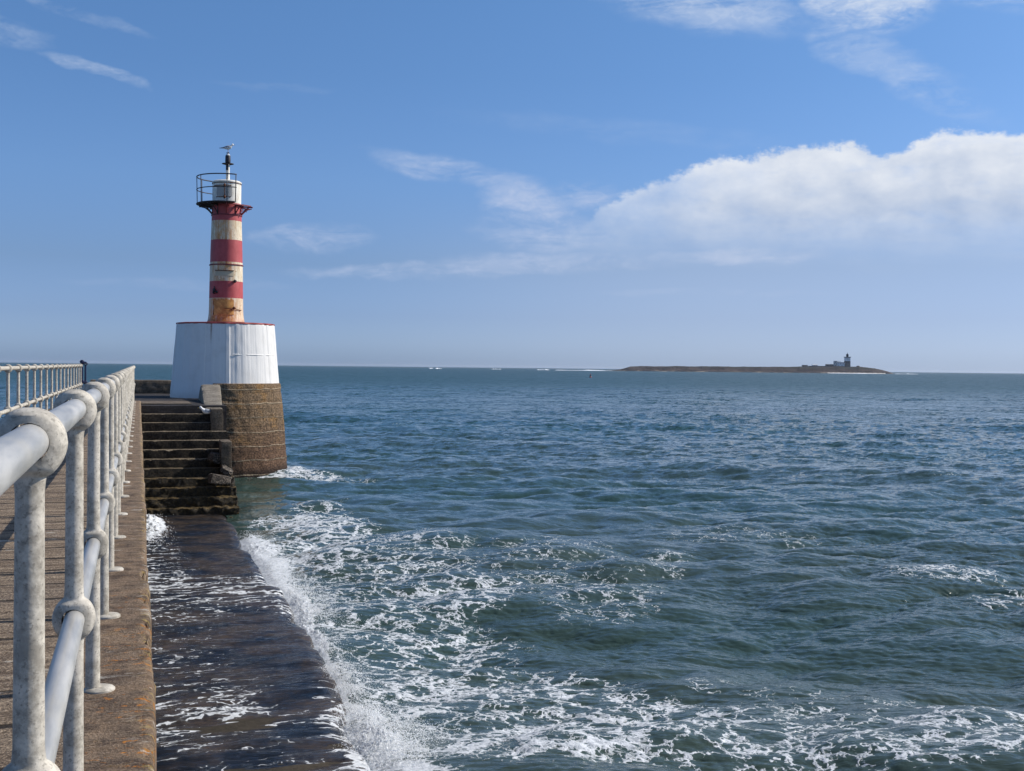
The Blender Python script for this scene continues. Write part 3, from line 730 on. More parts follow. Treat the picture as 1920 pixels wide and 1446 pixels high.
# ---- spray and froth thrown up along the ledge: uncountable droplets and clots, one object
ico = MB(); 
_phi = (1+5**.5)/2
ic_v = np.array([(-1, _phi, 0), (1, _phi, 0), (-1, -_phi, 0), (1, -_phi, 0), (0, -1, _phi), (0, 1, _phi), (0, -1, -_phi), (0, 1, -_phi), (_phi, 0, -1), (_phi, 0, 1), (-_phi, 0, -1), (-_phi, 0, 1)])/1.902
ic_f = np.array([(0, 11, 5), (0, 5, 1), (0, 1, 7), (0, 7, 10), (0, 10, 11), (1, 5, 9), (5, 11, 4), (11, 10, 2), (10, 7, 6), (7, 1, 8), (3, 9, 4), (3, 4, 2), (3, 2, 6), (3, 6, 8), (3, 8, 9), (4, 9, 5), (2, 4, 11), (6, 2, 10), (8, 6, 7), (9, 8, 1)])
def droplets(name, C, rad, m):
    n = len(C); V = (ic_v[None]*rad[:, None, None]*RNG.uniform(.7, 1.3, (n, 12, 1))+C[:, None, :]).reshape(-1, 3)
    F = (ic_f[None]+(np.arange(n)*12)[:, None, None]).reshape(-1, 3)
    me = bpy.data.meshes.new(name); me.vertices.add(len(V)); me.vertices.foreach_set('co', V.astype(np.float32).ravel())
    me.loops.add(F.size); me.loops.foreach_set('vertex_index', F.astype(np.int32).ravel())
    me.polygons.add(len(F)); me.polygons.foreach_set('loop_start', (np.arange(len(F))*3).astype(np.int32)); me.update(calc_edges=True); me.shade_smooth()
    return link(name, me, m)
cs = []; rs = []
def cluster(cx, cy, sx, sy, h, n, r0=.003, r1=.0085):
    n = int(n*1.8); p = RNG.normal(size=(n, 2))*np.array([sx, sy])
    g = np.exp(-(p[:, 0]/sx)**2/2-(p[:, 1]/sy)**2/2)
    lump = .5+.5*fbm(np.stack([(p[:, 0]+cx)*3.1, (p[:, 1]+cy)*3.1, 0*p[:, 0]], -1), 3)
    z = SEA+.0+h*.75*g*lump*RNG.uniform(.25, 1.15, n)
    cs.append(np.stack([p[:, 0]+cx, p[:, 1]+cy, z], -1)); rs.append((r0+(r1-r0)*RNG.random(n)**2.2)*(.6+.4*g))
for (px, py, sx, sy, h, n) in [(525, 1065, .35, 1.6, .30, 2500), (560, 1110, .30, 1.2, .34, 2600), (590, 1145, .3, .9, .28, 1500), (640, 1265, .22, .55, .42, 2200), (655, 1300, .2, .35, .35, 1200),
                               (690, 1345, .30, .45, .45, 2600), (740, 1390, .38, .50, .55, 3800), (790, 1430, .5, .5, .35, 2200), (480, 1010, .35, 1.4, .22, 1500), (455, 893, .25, .4, .25, 400), (620, 1210, .15, .6, .2, 600)]:
    gx, gy = px_ground(px, py, -2.95); cluster(gx, gy, sx, sy, h, n)
C_ = np.concatenate(cs); r_ = np.concatenate(rs)
keep = C_[:, 0] > edge_x(C_[:, 1])-np.where(C_[:, 1] < 14.5, .30, .06)
keep |= C_[:, 1] > 40
m_foam = mat('froth', foam_c)
o = droplets('surf_froth', C_[keep], r_[keep], m_foam)
tag(o, 'white froth and droplets where the waves break along the edge of the sea ledge', 'surf', kind='stuff')
cs = []; rs = []
n = 3500; p = RNG.normal(size=(n, 2)); cx_ = .22+np.abs(p[:, 0])*.20; cy_ = 30.0+p[:, 1]*1.1
g = np.exp(-((cx_-.22)/.3)**2/2-p[:, 1]**2/2)
o = droplets('trapped_froth', np.stack([cx_, cy_, ZL+.03+.16*g*RNG.uniform(.1, 1.1, n)], -1), RNG.uniform(.004, .010, n), m_foam)
tag(o, 'mound of white froth in the corner between the pier wall and the foot of the stairs', 'foam', kind='stuff')

# ------------------------------------------------------------------ pier railings
def smax(a, b, k):
    h = np.clip(.5+.5*(a-b)/k, 0, 1); return b*(1-h)+a*h+k*h*(1-h)
ZT, ZM = 1.05, .525
def post_mesh():
    zs = np.unique(np.concatenate([np.linspace(0, .44, 12), np.linspace(.44, .61, 44), np.linspace(.61, .94, 8), np.linspace(.94, 1.1, 48)]))
    N = 32; vs = []; fs = []
    for z in zs:
        st = .0255-.0052*min(z/1.0, 1)
        def ball(zc, Rr, e=1.):
            d = abs(z-zc); return math.sqrt(Rr*Rr-d*d) if d < Rr else -(d-Rr)*.62
        bt = ball(ZT, .0515); bm = ball(ZM, .050)
        if z > ZT: a = max(bt, .0005); b = min(a, .0315)
        else:
            a = float(smax(np.float64(st), np.float64(max(bt, bm)), .042))
            fl = float(smax(np.float64(st), np.float64(min(max(bt, bm), .0315)), .012)); b = min(fl, .0335)
        mixq = np.clip((a-st)/.02, 0, 1); ex = 2+1.3*mixq
        if z > ZT: ex = 3.3-1.3*np.clip((z-ZT)/.05, 0, 1)
        for i in range(N):
            th = 2*PI*i/N; c, s = math.cos(th), math.sin(th)
            rr = (abs(c)**ex+abs(s)**ex)**(-1/ex)
            vs.append((a*c*rr, b*s*rr, z))
    for j in range(len(zs)-1):
        for i in range(N): fs.append((j*N+i, j*N+(i+1) % N, (j+1)*N+(i+1) % N, (j+1)*N+i))
    fs.append(tuple(range(N))[::-1]); fs.append(tuple((len(zs)-1)*N+i for i in range(N)))
    me = bpy.data.meshes.new('post'); me.from_pydata(vs, [], fs); me.update()
    o = bpy.data.objects.new('tmp', me); COL.objects.link(o); cut = []
    for zc, rr in ((ZT, .0290), (ZM, .0272)):
        mb = MB(); mb.tube([(0, -.2, zc), (0, .2, zc)], rr, 40); c = mb.build('cut'); cut.append(c)
        md = o.modifiers.new('b', 'BOOLEAN'); md.object = c; md.operation = 'DIFFERENCE'; md.solver = 'EXACT'
    dg = bpy.context.evaluated_depsgraph_get(); ev = o.evaluated_get(dg); me2 = bpy.data.meshes.new_from_object(ev)
    bpy.data.objects.remove(o)
    for c in cut: bpy.data.objects.remove(c)
    me2.name = 'post'; me2.shade_smooth(); me2.set_sharp_from_angle(angle=R(38)); me2.materials.clear(); me2.materials.append(m_post)
    return me2
PM = post_mesh()
mb = MB(); mb.lathe([(.0005, .013), (.030, .0145), (.048, .012), (.054, .007), (.055, -.006)], 32); 
tmp = mb.build('base_plate', m_post, smooth=True, sharp=40); BP = tmp.data; bpy.data.objects.remove(tmp)
def railing(name, label, x, z, y0, n, dy, ya, yb, mpipe, tilt=0, off=.022):
    rt_ = empty(name, (x, y0, z)); tag(rt_, label, 'railing')
    for i in range(n):
        p = bpy.data.objects.new('post', PM); COL.objects.link(p); p.parent = rt_
        p.location = (random.uniform(-.002, .002), i*dy+(random.uniform(-.01, .01) if i > 4 else 0), 0)
        p.rotation_euler = (random.uniform(-.004, .004), 0, random.uniform(-.03, .03))
        b = bpy.data.objects.new('base_plate', BP); COL.objects.link(b); b.parent = p; b.location = (off, 0, 0)
    for nm, zc, rr in (('top_rail', ZT+.001, .0264), ('mid_rail', ZM, .0248)):
        mb = MB(); mb.tube([(0, ya-y0, zc), (0, yb-y0, zc)], rr, 40)
        o = mb.build(nm, mpipe, rt_, smooth=True, sharp=40)
        # pipe joints
        yy = y0+2.5*dy if zc == ZT else y0+.72*dy+dy*.35
        while yy < yb-1:
            k = MB(); k.tube([(0, yy-y0-.0012, zc), (0, yy-y0+.0012, zc)], rr+.0007, 32, cap=True); yy += dy*4
            k.build('pipe_joint', mat('dark_seam', flat((.04, .04, .045), .6)), o, smooth=True, sharp=30)
    return rt_
rail_r = railing('pier_railing', 'long grey galvanised steel ball-post railing in the foreground along the outer edge of the pier', -.150, 0, .575, 30, 1.255, -2.5, 37.05, m_pipe)
rail_l = railing('pier_railing', 'cream steel ball-post railing on the far left side of the pier, against the sea', -1.547, .037, 15.58-9*1.255, 25, 1.255, 2., 34.5, mat('painted_pipe', pipe_cream), off=0)
# navy ball posts at the end of the left railing
g = empty('navy_ball_post_pair', (-1.53, 35.65, .02)); tag(g, 'pair of dark navy blue ball posts standing at the end of the far railing', 'posts')
for (x, y, s_) in ((-.035, 0, 1.10), (.045, .25, 1.05)):
    p = bpy.data.objects.new('post', PM.copy()); p.data.materials.clear(); p.data.materials.append(mat('navy_paint', navy)); COL.objects.link(p); p.parent = g
    p.location = (x, y, .02); p.scale = (1.25, 1.25, s_)
for zc in (ZT*1.1+.02, ZM*1.1+.02):
    mb = MB(); mb.tube([(-.04, -.15, zc), (-.03, .1, zc-.01), (.05, .4, zc-.03)], .034, 16); mb.build('short_rail', MATS['navy_paint'], g, smooth=True, sharp=40)

# ------------------------------------------------------------------ lighthouse on the pier head
LX, LY = 3.132, 44.9
LH = empty('pier_lighthouse', (LX, LY, 0))
tag(LH, 'red and cream banded pier lighthouse on a tapered white plinth and round brown stone base', 'lighthouse')
def rf_m(r, z, a):
    q = vnoise(np.array([a*4.1, z*2.1, 1.])); g_ = abs(((z/.47) % 1)-.5)
    return r+float(q)*.02+.02*float(vnoise(np.array([a*14., z*6, 7.])))+(.012*float(vnoise(np.array([a*3., z*1, 9.]))) if g_ < .06 else 0)
zsm = np.linspace(-4.3, -.10, 100)
prof = [(2.343+(2.045-2.343)*(z+2.95)/3.4, z) for z in zsm]+[(1.7, -.098)]
mb = MB(); mb.lathe(prof, 220, rf=rf_m)
A0 = math.atan2(-LY, -LX)       # the viewer stands towards this angle seen from the tower axis
rp = [(1.6, -.0975)]+[(2.343+(2.045-2.343)*(z+2.95)/3.4, z) for z in np.linspace(-.097, .44, 14)]+[(2.03, .462), (1.99, .472), (1.5, .474)]
mb.lathe(rp, 120, a0=A0-.22, a1=A0+PI+.5, rf=rf_m); mb.build('stone_base', mat('coursed_brown_masonry', masonry), LH, smooth=True, sharp=45)
# whitewashed plinth, cast against upright boards
nb_ = 64; bo = [random.uniform(-.016, .018) for _ in range(nb_)]; bw = sorted([random.uniform(0, 1)*.6/nb_+i/nb_ for i in range(nb_)])
def rf_w(r, z, a):
    q = (a/(2*PI)) % 1
    i = max([k for k in range(nb_) if bw[k] <= q], default=nb_-1)
    return r+bo[i]+(.004*float(vnoise(np.array([a*9, z*4, 2.]))))
prof = [(2.03-.232*(z+.083)/2.77, z) for z in np.linspace(-.083, 2.60, 40)]+[(1.80, 2.64), (1.785, 2.668), (1.755, 2.684)]
mb = MB(); mb.lathe(prof, 384, rf=rf_w); pl = mb.build('white_plinth', mat('whitewashed_concrete', whitewash), LH, smooth=True, sharp=28)
mb = MB(); mb.lathe([(1.800, 2.640), (1.822, 2.655), (1.815, 2.700), (1.74, 2.712), (.3, 2.722)], 120, rf=lambda r, z, a: r+.02*float(vnoise(np.array([a*14, 0., z*20])))-.006)
mb.build('red_rim', mat('faded_red_paint', redpaint), LH, smooth=True, sharp=40)
mb = MB(); mb.lathe([(2.03-.232*(z+.083)/2.77+q, z) for z, q in ((1.50, .008), (1.512, .022), (1.535, .022), (1.55, .008))], 90, a0=A0+.13, a1=A0+1.7, rf=lambda r, z, a: r-.012+.012*float(vnoise(np.array([a*9, 3., 1.]))))
mb.build('day_joint', MATS['whitewashed_concrete'], pl, smooth=True)
# shaft
prof = [(.735, 2.715), (.715, 2.735), (.682, 2.80), (.658, 2.90), (.640, 3.05), (.630, 3.25), (.626, 3.547), (.6185, 4.0), (.606, 4.84)]
mb = MB(); mb.lathe(prof+[(.600, 4.90), (.590, 5.4), (.575, 5.9), (.556, 6.5), (.548, 6.9), (.545, 7.22)], 96)
sh = mb.build('tower_shaft', mat('banded_rusty_paint', shaft_m), LH, smooth=True, sharp=40)
for z, r_ in ((4.905, .628), (6.78, .572)):
    mb = MB(); mb.lathe([(r_-.04, z-.022), (r_, z-.02), (r_+.003, z), (r_, z+.02), (r_-.04, z+.022)], 96)
    mb.build('seam_ring', mat('dark_red_paint', darkred), LH, smooth=True, sharp=40)
mb = MB(); mb.lathe([(.735, 2.716), (.742, 2.72), (.745, 2.75), (.70, 2.77)], 96); mb.build('foot_ring', mat('rust', rust_m), LH, smooth=True)
def curved_plate(a0, a1, z0, z1, rfun, th=.012, n=14):
    mb = MB(); vs = []
    for i in range(n+1):
        a = a0+(a1-a0)*i/n
        for z in (z0, z1):
            for q in (-.01, th): r_ = rfun(z)+q; vs.append((r_*math.cos(a), r_*math.sin(a), z))
    fs = []
    for i in range(n):
        b = i*4; c = b+4
        fs += [(b+1, c+1, c+3, b+3), (b, b+2, c+2, c), (b, c, c+1, b+1), (b+2, b+3, c+3, c+2)]
    fs += [(0, 1, 3, 2), (n*4, n*4+2, n*4+3, n*4+1)]
    mb.addm(vs, fs); return mb
# the viewer stands towards angle A0 seen from the tower axis
rr_ = lambda z: np.interp(z, [p[0+1] for p in prof], [p[0] for p in prof])
def aa(px): return A0+math.asin(max(-.98, min(.98, (px-424)/49.5/.61)))
d_ = curved_plate(aa(404), aa(437), 3.02, 3.58, rr_, .02).build('access_door', mat('rusty_door_paint', lambda t: {'Base Color': t.mix(t.step(t.noise(t.obj(), 5., 7., .7), .35, .65), (.42, .16, .03), (.70, .36, .09)), 'Roughness': .6, 'Normal': t.bump(t.noise(t.obj(), 30., 4., .7), .01, .6)}), LH, smooth=True, sharp=30)
curved_plate(aa(405), aa(437), 4.47, 4.66, rr_, .014).build('name_plate', mat('plate_cream', flat((.50, .43, .30), .6)), LH, smooth=True, sharp=30)
curved_plate(aa(405), aa(437), 4.66, 4.685, rr_, .05).build('rain_strip', mat('rust', rust_m), LH, smooth=True, sharp=30)
def at(px, z, extra=0.):
    a = aa(px); r_ = float(rr_(z))+extra; return Vector((r_*math.cos(a), r_*math.sin(a), z))
mr = MATS['rust']
mb = MB(); mb.tube([at(422, 3.26, .05), at(431, 3.25, .06), at(440, 3.24, .05), at(449, 3.20, .04)], .013, 8); mb.tube([at(422, 3.26, -.02), at(422, 3.26, .06)], .014, 8); mb.tube([at(448, 3.2, -.02), at(448, 3.2, .05)], .014, 8)
mb.ball(at(437, 3.27, .06), .055, 10, 7, jit=.2); mb.ball(at(433, 3.22, .06), .035, 8, 6, jit=.2); mb.build('door_latch', mr, d_, smooth=True)
mb = MB(); mb.ball(at(438.5, 4.28, .04), .055, 10, 8, (1, 1, 1.1), jit=.1); mb.tube([at(438.5, 4.28, -.02), at(438.5, 4.28, .12)], .035, 10); mb.build('fog_lamp_bracket', mat('black_iron', blackiron), LH, smooth=True, sharp=40)
mb = MB(); mb.ball(at(404, 3.92, .05), .06, 10, 8, (1, 1, 1.2), jit=.25); mb.ball(at(408, 3.86, .05), .05, 10, 8, jit=.25); mb.tube([at(403, 4.08, .01), at(405, 3.98, .05)], .015, 8); mb.ball(at(403, 3.84, .04), .04, 8, 6, jit=.3); mb.build('ring_bolt', MATS['black_iron'], LH, smooth=True)
mb = MB(); mb.ball(at(403, 3.05, .01), .03, 8, 6); mb.tube([at(403, 3.55, .02), at(403, 3.05, .02)], .006, 6); mb.build('hinge', mr, d_, smooth=True)

# drum (lantern room) with double doors and strap hinges
dr_ = MB(); dr_.lathe([(.530, 7.20), (.530, 7.99), (.545, 8.0), (.548, 8.02), (.545, 8.04), (.50, 8.075), (.30, 8.09), (.0005, 8.10)], 80)
drum = dr_.build('lantern_room', mat('cream_drum_paint', drum_m), LH, smooth=True, sharp=40)
mb = MB(); mb.lathe([(.532, 7.955), (.546, 7.96), (.546, 7.975), (.532, 7.98)], 80); mb.build('rim_band', mr, drum, smooth=True)
def ad(px): return A0+math.asin(max(-.99, min(.99, (px-424)/49.5/.53)))
rd = lambda z: .530
for (p0, p1, z, h) in ((402, 432, 7.86, .028), (405, 431, 7.43, .026)):
    cp = curved_plate(ad(p0), ad(p1), z-h/2, z+h/2, rd, .018); cp.build('strap_hinge', mr, drum, smooth=True, sharp=30)
mb = MB()
def atd(px, z, e=.02): a = ad(px); return Vector(((.53+e)*math.cos(a), (.53+e)*math.sin(a), z))
mb.tube([atd(420, 7.92), atd(420, 7.36)], .011, 8)
for z in (7.86, 7.43): mb.ball(atd(420, z), .042, 10, 8, (1, 1, 1.5), jit=.2)
mb.build('door_bolt', mr, drum, smooth=True)
curved_plate(ad(406), ad(433.5), 7.46, 7.82, rd, .006).build('door_leaf', mat('door_grey', flat((.42, .40, .36), .7)), drum, smooth=True, sharp=30)
# mast, light
mb = MB(); mb.lathe([(.10, 8.09), (.10, 8.12), (.072, 8.14), (.068, 8.74), (.066, 8.80)], 24, c=(.03, 0, 0)); mb.build('mast', mat('mast_cream', drum_m), LH, smooth=True, sharp=40)
lamp = MB(); lamp.lathe([(.0005, 8.735), (.215, 8.735), (.218, 8.745), (.215, 8.755), (.075, 8.76)], 32, c=(.03, 0, 0)); lamp.build('light_flange', MATS['black_iron'], LH, smooth=True, sharp=40)
mb = MB(); mb.lathe([(.070, 8.78), (.098, 8.80), (.102, 8.86), (.095, 9.03), (.088, 9.06)], 24, c=(.03, 0, 0)); mb.lathe([(.0745, 8.50), (.0745, 8.74)], 20, c=(.03, 0, 0), a0=A0-1.5, a1=A0+.2)
lb_ = mb.build('beacon_lamp', MATS['black_iron'], LH, smooth=True, sharp=40)
mb = MB(); mb.lathe([(.088, 9.06), (.070, 9.09), (.040, 9.13), (.018, 9.145)], 24, c=(.03, 0, 0)); mb.build('lens_cap', mat('clear_cap', flat((.55, .58, .60), .25)), lb_, smooth=True)
mb = MB(); mb.lathe([(.0005, 9.150), (.062, 9.152), (.064, 9.162), (.0005, 9.168)], 20, c=(.03, 0, 0)); mb.lathe([(.012, 9.13), (.012, 9.155)], 10, c=(.03, 0, 0)); mb.build('top_plate', MATS['black_iron'], lb_, smooth=True, sharp=40)
for sgn in (-1, 1):
    mb = MB(); mb.bar((.03+sgn*.07, 0, 8.70), (.03+sgn*.22, .0, 8.748), .02, .02); mb.build('flange_bracket', MATS['black_iron'], LH)

# gallery: grated floor and rails only on the left and back of the drum, bare brackets on the right
mi = MATS['black_iron']; mdr = MATS['dark_red_paint']
GR = 1.10; g0, g1 = A0+.30, A0-PI-.25       # sweeps from just right of the front, by the left, to the back
def arc(r_, z, a, b, n=44): return [(r_*math.cos(a+(b-a)*i/n), r_*math.sin(a+(b-a)*i/n), z) for i in range(n+1)]
gal = MB(); vs = []; n = 48
for i in range(n+1):
    a = g0+(g1-g0)*i/n
    for r_ in (.56, GR):
        for z in (7.165, 7.205): vs.append((r_*math.cos(a), r_*math.sin(a), z))
fs = []
for i in range(n):
    b = i*4; c = b+4; fs += [(b, c, c+2, b+2), (b+1, b+3, c+3, c+1), (b, b+1, c+1, c), (b+2, c+2, c+3, b+3)]
fs += [(0, 2, 3, 1), (n*4, n*4+1, n*4+3, n*4+2)]
gal.addm(vs, fs); fl = gal.build('gallery_floor', mi, LH)
mb = MB(); mb.tube(arc(GR, 7.185, g0, g1), .026, 8); mb.build('floor_kerb', mi, fl, smooth=True)
gr_ = empty('gallery_railing'); gr_.parent = LH
mb = MB(); mb.tube(arc(GR, 8.20, g0+.02, g1), .022, 8); mb.build('gallery_top_rail', mi, gr_, smooth=True)
mb = MB(); mb.tube(arc(GR, 7.72, g0+.02, g1), .018, 8); mb.build('gallery_mid_rail', mi, gr_, smooth=True)
for i, fr in enumerate((0.0, .08, .36, .50, .66, .80, .92, 1.)):
    a = g0+(g1-g0)*fr; p = Vector((GR*math.cos(a), GR*math.sin(a), 0))
    q = p*(.98 if i else .95)
    mb = MB(); mb.tube([q+Vector((0, 0, 7.19)), p+Vector((0, 0, 8.20))], .014 if i else .017, 8); mb.build('stanchion', mi, gr_, smooth=True)
# brackets all round
for k in range(10):
    a = A0+.62+k*2*PI/10
    inn = abs(((a-g1) % (2*PI))) < abs(g0-g1)
    m_ = mi if inn and k not in (0, 9) else mdr
    u = Vector((math.cos(a), math.sin(a), 0)); L_ = GR-.03 if inn else (1.0 if k % 2 else .90)
    mb = MB(); mb.bar(u*.53+Vector((0, 0, 7.13)), u*L_+Vector((0, 0, 7.13+(0 if inn else -.04))), .035, .05)
    pts = [u*(.545+.42*(s_/7)**1.0)+Vector((0, 0, 6.80+.31*math.sin(PI/2*(s_/7))**.9)) for s_ in range(8)]
    mb.tube(pts, .022, 6)
    mb.bar(u*.55+Vector((0, 0, 6.76)), u*.55+Vector((0, 0, 7.14)), .05, .03)
    if not inn:
        mb.bar(u*.56+Vector((0, 0, 7.10)), u*.78+Vector((0, 0, 6.98)), .02, .02)
    mb.build('gallery_bracket', m_, LH)
mb = MB(); mb.tube(arc(.62, 7.16, g1+2*PI-.02, g0+.05, 30), .02, 6)
mb.bar((.95*math.cos(A0+.62), .95*math.sin(A0+.62), 7.12), (.93*math.cos(A0+1.25), .93*math.sin(A0+1.25), 7.14), .035, .04)
mb.build('bare_floor_angle', mdr, LH)

# ------------------------------------------------------------------ gulls
m_gw = mat('gull_white', lambda t: {'Base Color': t.mix(t.noise(t.obj(), 30., 3., .6), (.70, .70, .68), (.84, .84, .83)), 'Roughness': .8})
m_gg = mat('gull_grey', lambda t: {'Base Color': t.mix(t.noise(t.obj(), 30., 3., .6), (.18, .20, .24), (.30, .33, .38)), 'Roughness': .8})
m_gb = mat('gull_black', flat((.02, .02, .025), .7)); m_gy = mat('gull_yellow', flat((.65, .38, .05), .5)); m_gp = mat('gull_leg', flat((.50, .30, .25), .6))
def gull(loc, rz, label, sitting=False, s=1.):
    g = empty('gull', loc, rz); g.scale = (s, s, s); tag(g, label, 'gull')
    dz = -.095 if sitting else 0
    # body: profile along x (forward +x): centre z, half width, half height
    secs = [(-.21, .155, .006, .006), (-.17, .158, .028, .016), (-.11, .165, .050, .040), (-.04, .170, .066, .062), (.03, .175, .068, .068), (.085, .194, .060, .064), (.115, .224, .047, .054), (.130, .250, .042, .046), (.147, .270, .042, .043), (.168, .277, .034, .034), (.188, .272, .012, .013)]
    vs = []; N = 16
    for (x, z, hw, hh) in secs:
        for i in range(N): a = 2*PI*i/N; vs.append((x, hw*math.cos(a), z+dz+hh*math.sin(a)))
    fs = [(j*N+i, j*N+(i+1) % N, (j+1)*N+(i+1) % N, (j+1)*N+i) for j in range(len(secs)-1) for i in range(N)]+[tuple(range(N))[::-1], tuple((len(secs)-1)*N+i for i in range(N))]
    mb = MB(); mb.addm(vs, fs); mb.build('body', m_gw, g, smooth=True)
    mb = MB(); mb.tube([(.185, 0, .271+dz), (.215, 0, .266+dz), (.232, 0, .254+dz)], [.009, .0065, .002], 8); mb.build('beak', m_gy, g, smooth=True)
    for sy in (-1, 1):
        mb = MB(); vs = []; W = [(.085, .195, .035), (.04, .200, .055), (-.04, .188, .052), (-.12, .170, .034), (-.20, .156, .016), (-.26, .150, .004)]
        for (x, z, h) in W:
            yo = {0: .050, 1: .071, 2: .068, 3: .048, 4: .026, 5: .012}[W.index((x, z, h))]
            for q, ww in ((1, .55), (0, 1.06), (-1, .86)): vs.append((x, sy*yo*ww, z+dz+h*q*.8)); vs.append((x, sy*(yo*ww-.012), z+dz+h*q*.8))
        fs = []
        for j in range(len(W)-1):
            b = j*6; c = b+6
            fs += [(b, c, c+2, b+2), (b+2, c+2, c+4, b+4), (b+1, b+3, c+3, c+1), (b+3, b+5, c+5, c+3), (b, b+1, c+1, c), (b+4, c+4, c+5, b+5)]
        fs += [(0, 2, 3, 1), (2, 4, 5, 3), (30, 31, 33, 32), (32, 33, 35, 34)]
        mb.addm(vs, fs); wg = mb.build('wing', m_gg, g, smooth=True)
        mb = MB(); mb.tube([(-.17, sy*.028, .160+dz), (-.24, sy*.014, .152+dz), (-.295, sy*.006, .148+dz)], [.013, .010, .002], 8); mb.build('wing_tip', m_gb, wg, smooth=True)
        mb = MB(); mb.ball((.158, sy*.026, .280+dz), .005, 8, 6); mb.build('eye', m_gb, g, smooth=True)
        if not sitting:
            mb = MB(); mb.tube([(.01, sy*.022, .115), (.0, sy*.022, .06), (.004, sy*.022, .004)], [.010, .0055, .0055], 8)
            for ang in (-.5, 0, .5): mb.tube([(.002, sy*.022, .005), (.002+.04*math.cos(ang), sy*.022+.04*math.sin(ang), .004)], [.005, .003], 6)
            mb.build('leg', m_gp, g, smooth=True)
    mb = MB(); mb.box((-.215, 0, .156+dz), (.09, .045, .008)); mb.build('tail', m_gw, g)
    return g
gull((LX+.03+.0, LY, 9.165), R(-12), 'white and grey gull standing on the very top of the lighthouse mast', s=1.12)
gull((1.93, 35.42, -.083-2*RI-.005+RI), R(186), 'gull with a white head resting on an upper step near the sloping parapet', sitting=True, s=1.15)

# ------------------------------------------------------------------ the island, two kilometres out
SEAZ = SEA
_th = YAW
def isl(px, depth=2000., z=0.):
    """plan position at a bearing, depth along the view axis"""
    l = (px-960)/2160*depth
    return depth*math.sin(_th)+l*math.cos(_th), depth*math.cos(_th)-l*math.sin(_th)
ipx = [1128, 1150, 1162, 1172, 1182, 1200, 1260, 1330, 1400, 1470, 1500, 1545, 1560, 1610, 1625, 1640, 1652, 1665, 1678]
iht = [-.6, .8, 2.2, 4.5, 7.6, 8.7, 8.9, 9.3, 9.5, 10.0, 10.9, 11.3, 11.6, 11.6, 10.6, 8.6, 6.6, 3.0, -.6]
nu, nv = 520, 46
V = np.zeros((nv, nu, 3)); pxs = np.linspace(1128, 1678, nu)
hts = np.interp(pxs, ipx, iht)
for j in range(nv):
    q = j/(nv-1)                     # 0 front shore, 1 far shore
    depth = 1965+q*260
    for i, px in enumerate(pxs):
        x, y = isl(px, depth); V[j, i, 0] = x; V[j, i, 1] = y
    q2 = j/(nv-1)
    pr = np.where(q2 < .5, sstep(q2, 0.02, .30)*1., sstep(1-q2, 0, .3))
    cl = fbm(np.stack([V[j, :, 0]/22, V[j, :, 1]/22, 0*pxs], -1), 4, .6)
    shelf = .16
    f = np.where(q2 < .12, q2/.12*shelf*(1+.9*cl), np.where(q2 < .24, shelf+(1-shelf)*sstep(q2+.03*cl, .12, .22), pr*0+1)) if q2 < .5 else sstep(1-q2, 0, .3)
    V[j, :, 2] = SEAZ+hts*f+cl*1.2*(hts > 1)+fbm(np.stack([V[j, :, 0]/6, V[j, :, 1]/6, 0*pxs], -1), 3)*.35-.5*(q2 <= 0)
me = grid_mesh('island_terrain', V.reshape(-1, 3), nv, nu)
def isl_m(t):
    o = t.n('ShaderNodeNewGeometry', out=0); x, y, z = t.sep(o)
    n1 = t.noise(t.mapv(o, (1, 1, 4)), .05, 7., .65); n2 = t.noise(o, .2, 5., .65); n0 = t.noise(o, .012, 3., .5)
    zz = t.add(z, t.mul(t.sub(n2, .5), 2.))
    grass = t.mix(t.step(n0, .4, .62), (.046, .038, .036), (.036, .038, .030))
    cliff = t.mix(t.step(n1, .38, .62), (.025, .020, .021), (.075, .058, .052))
    c = t.mix(t.step(zz, 3.2, 5.0), cliff, grass)
    c = t.mix(t.step(zz, -1.5, -2.3), c, t.mix(t.step(n1, .50, .60), (.016, .015, .017), (.30, .25, .19)))
    return {'Base Color': c, 'Roughness': .95, 'Specular IOR Level': .1}
o = link('island_terrain', me, mat('island_turf_and_cliff', isl_m), smooth=True); tag(o, kind='structure')
# pale beach under the right half
m_sand = mat('sand', flat((.50, .46, .40), .9)); m_brk = mat('breaking_white_water', flat((.92, .93, .94), .7))
V = []; pxs = np.linspace(1550, 1660, 80)
for j in range(4):
    for i, px in enumerate(pxs):
        x, y = isl(px, 1958+j*5); V.append((x, y, SEAZ-.35+j*.55+.15*math.sin(i*.9)-(.9 if i in (0, 79) else 0)))
o = link('beach', grid_mesh('beach', np.array(V), 4, 80), m_sand, smooth=True); tag(o, kind='structure')
def far_surf(name, label, px0, px1, depth, h, wd, seed):
    n = 90; V = []; rg = np.random.default_rng(seed)
    q = np.linspace(0, 1, n); env = np.sin(PI*q)**.35*(.55+.45*fbm(np.stack([q*9, q*0+seed, q*0], -1), 3))
    for j in range(7):
        s_ = j/6
        for i in range(n):
            x, y = isl(px0+(px1-px0)*q[i], depth+(s_-.5)*wd+3*math.sin(q[i]*9+seed)); V.append((x, y, SEAZ-.15+1.15*h*env[i]*math.sin(PI*s_)))
    o = link(name, grid_mesh(name, np.array(V), 7, n), m_brk, smooth=True); return tag(o, label, 'surf', 'distant breaking waves', 'stuff')
far_surf('breaking_wave', 'long white line of surf just left of the island', 1040, 1150, 1990, 1.9, 14, 1)
far_surf('breaking_wave', 'short white breaker on the horizon farthest left', 803, 812, 2300, 2.6, 12, 2)
far_surf('breaking_wave', 'white breaker on the horizon beside the farthest left one', 815, 828, 2250, 2.2, 12, 3)
far_surf('breaking_wave', 'faint white breaker on the horizon midway to the island', 920, 940, 2350, 1.5, 12, 4)
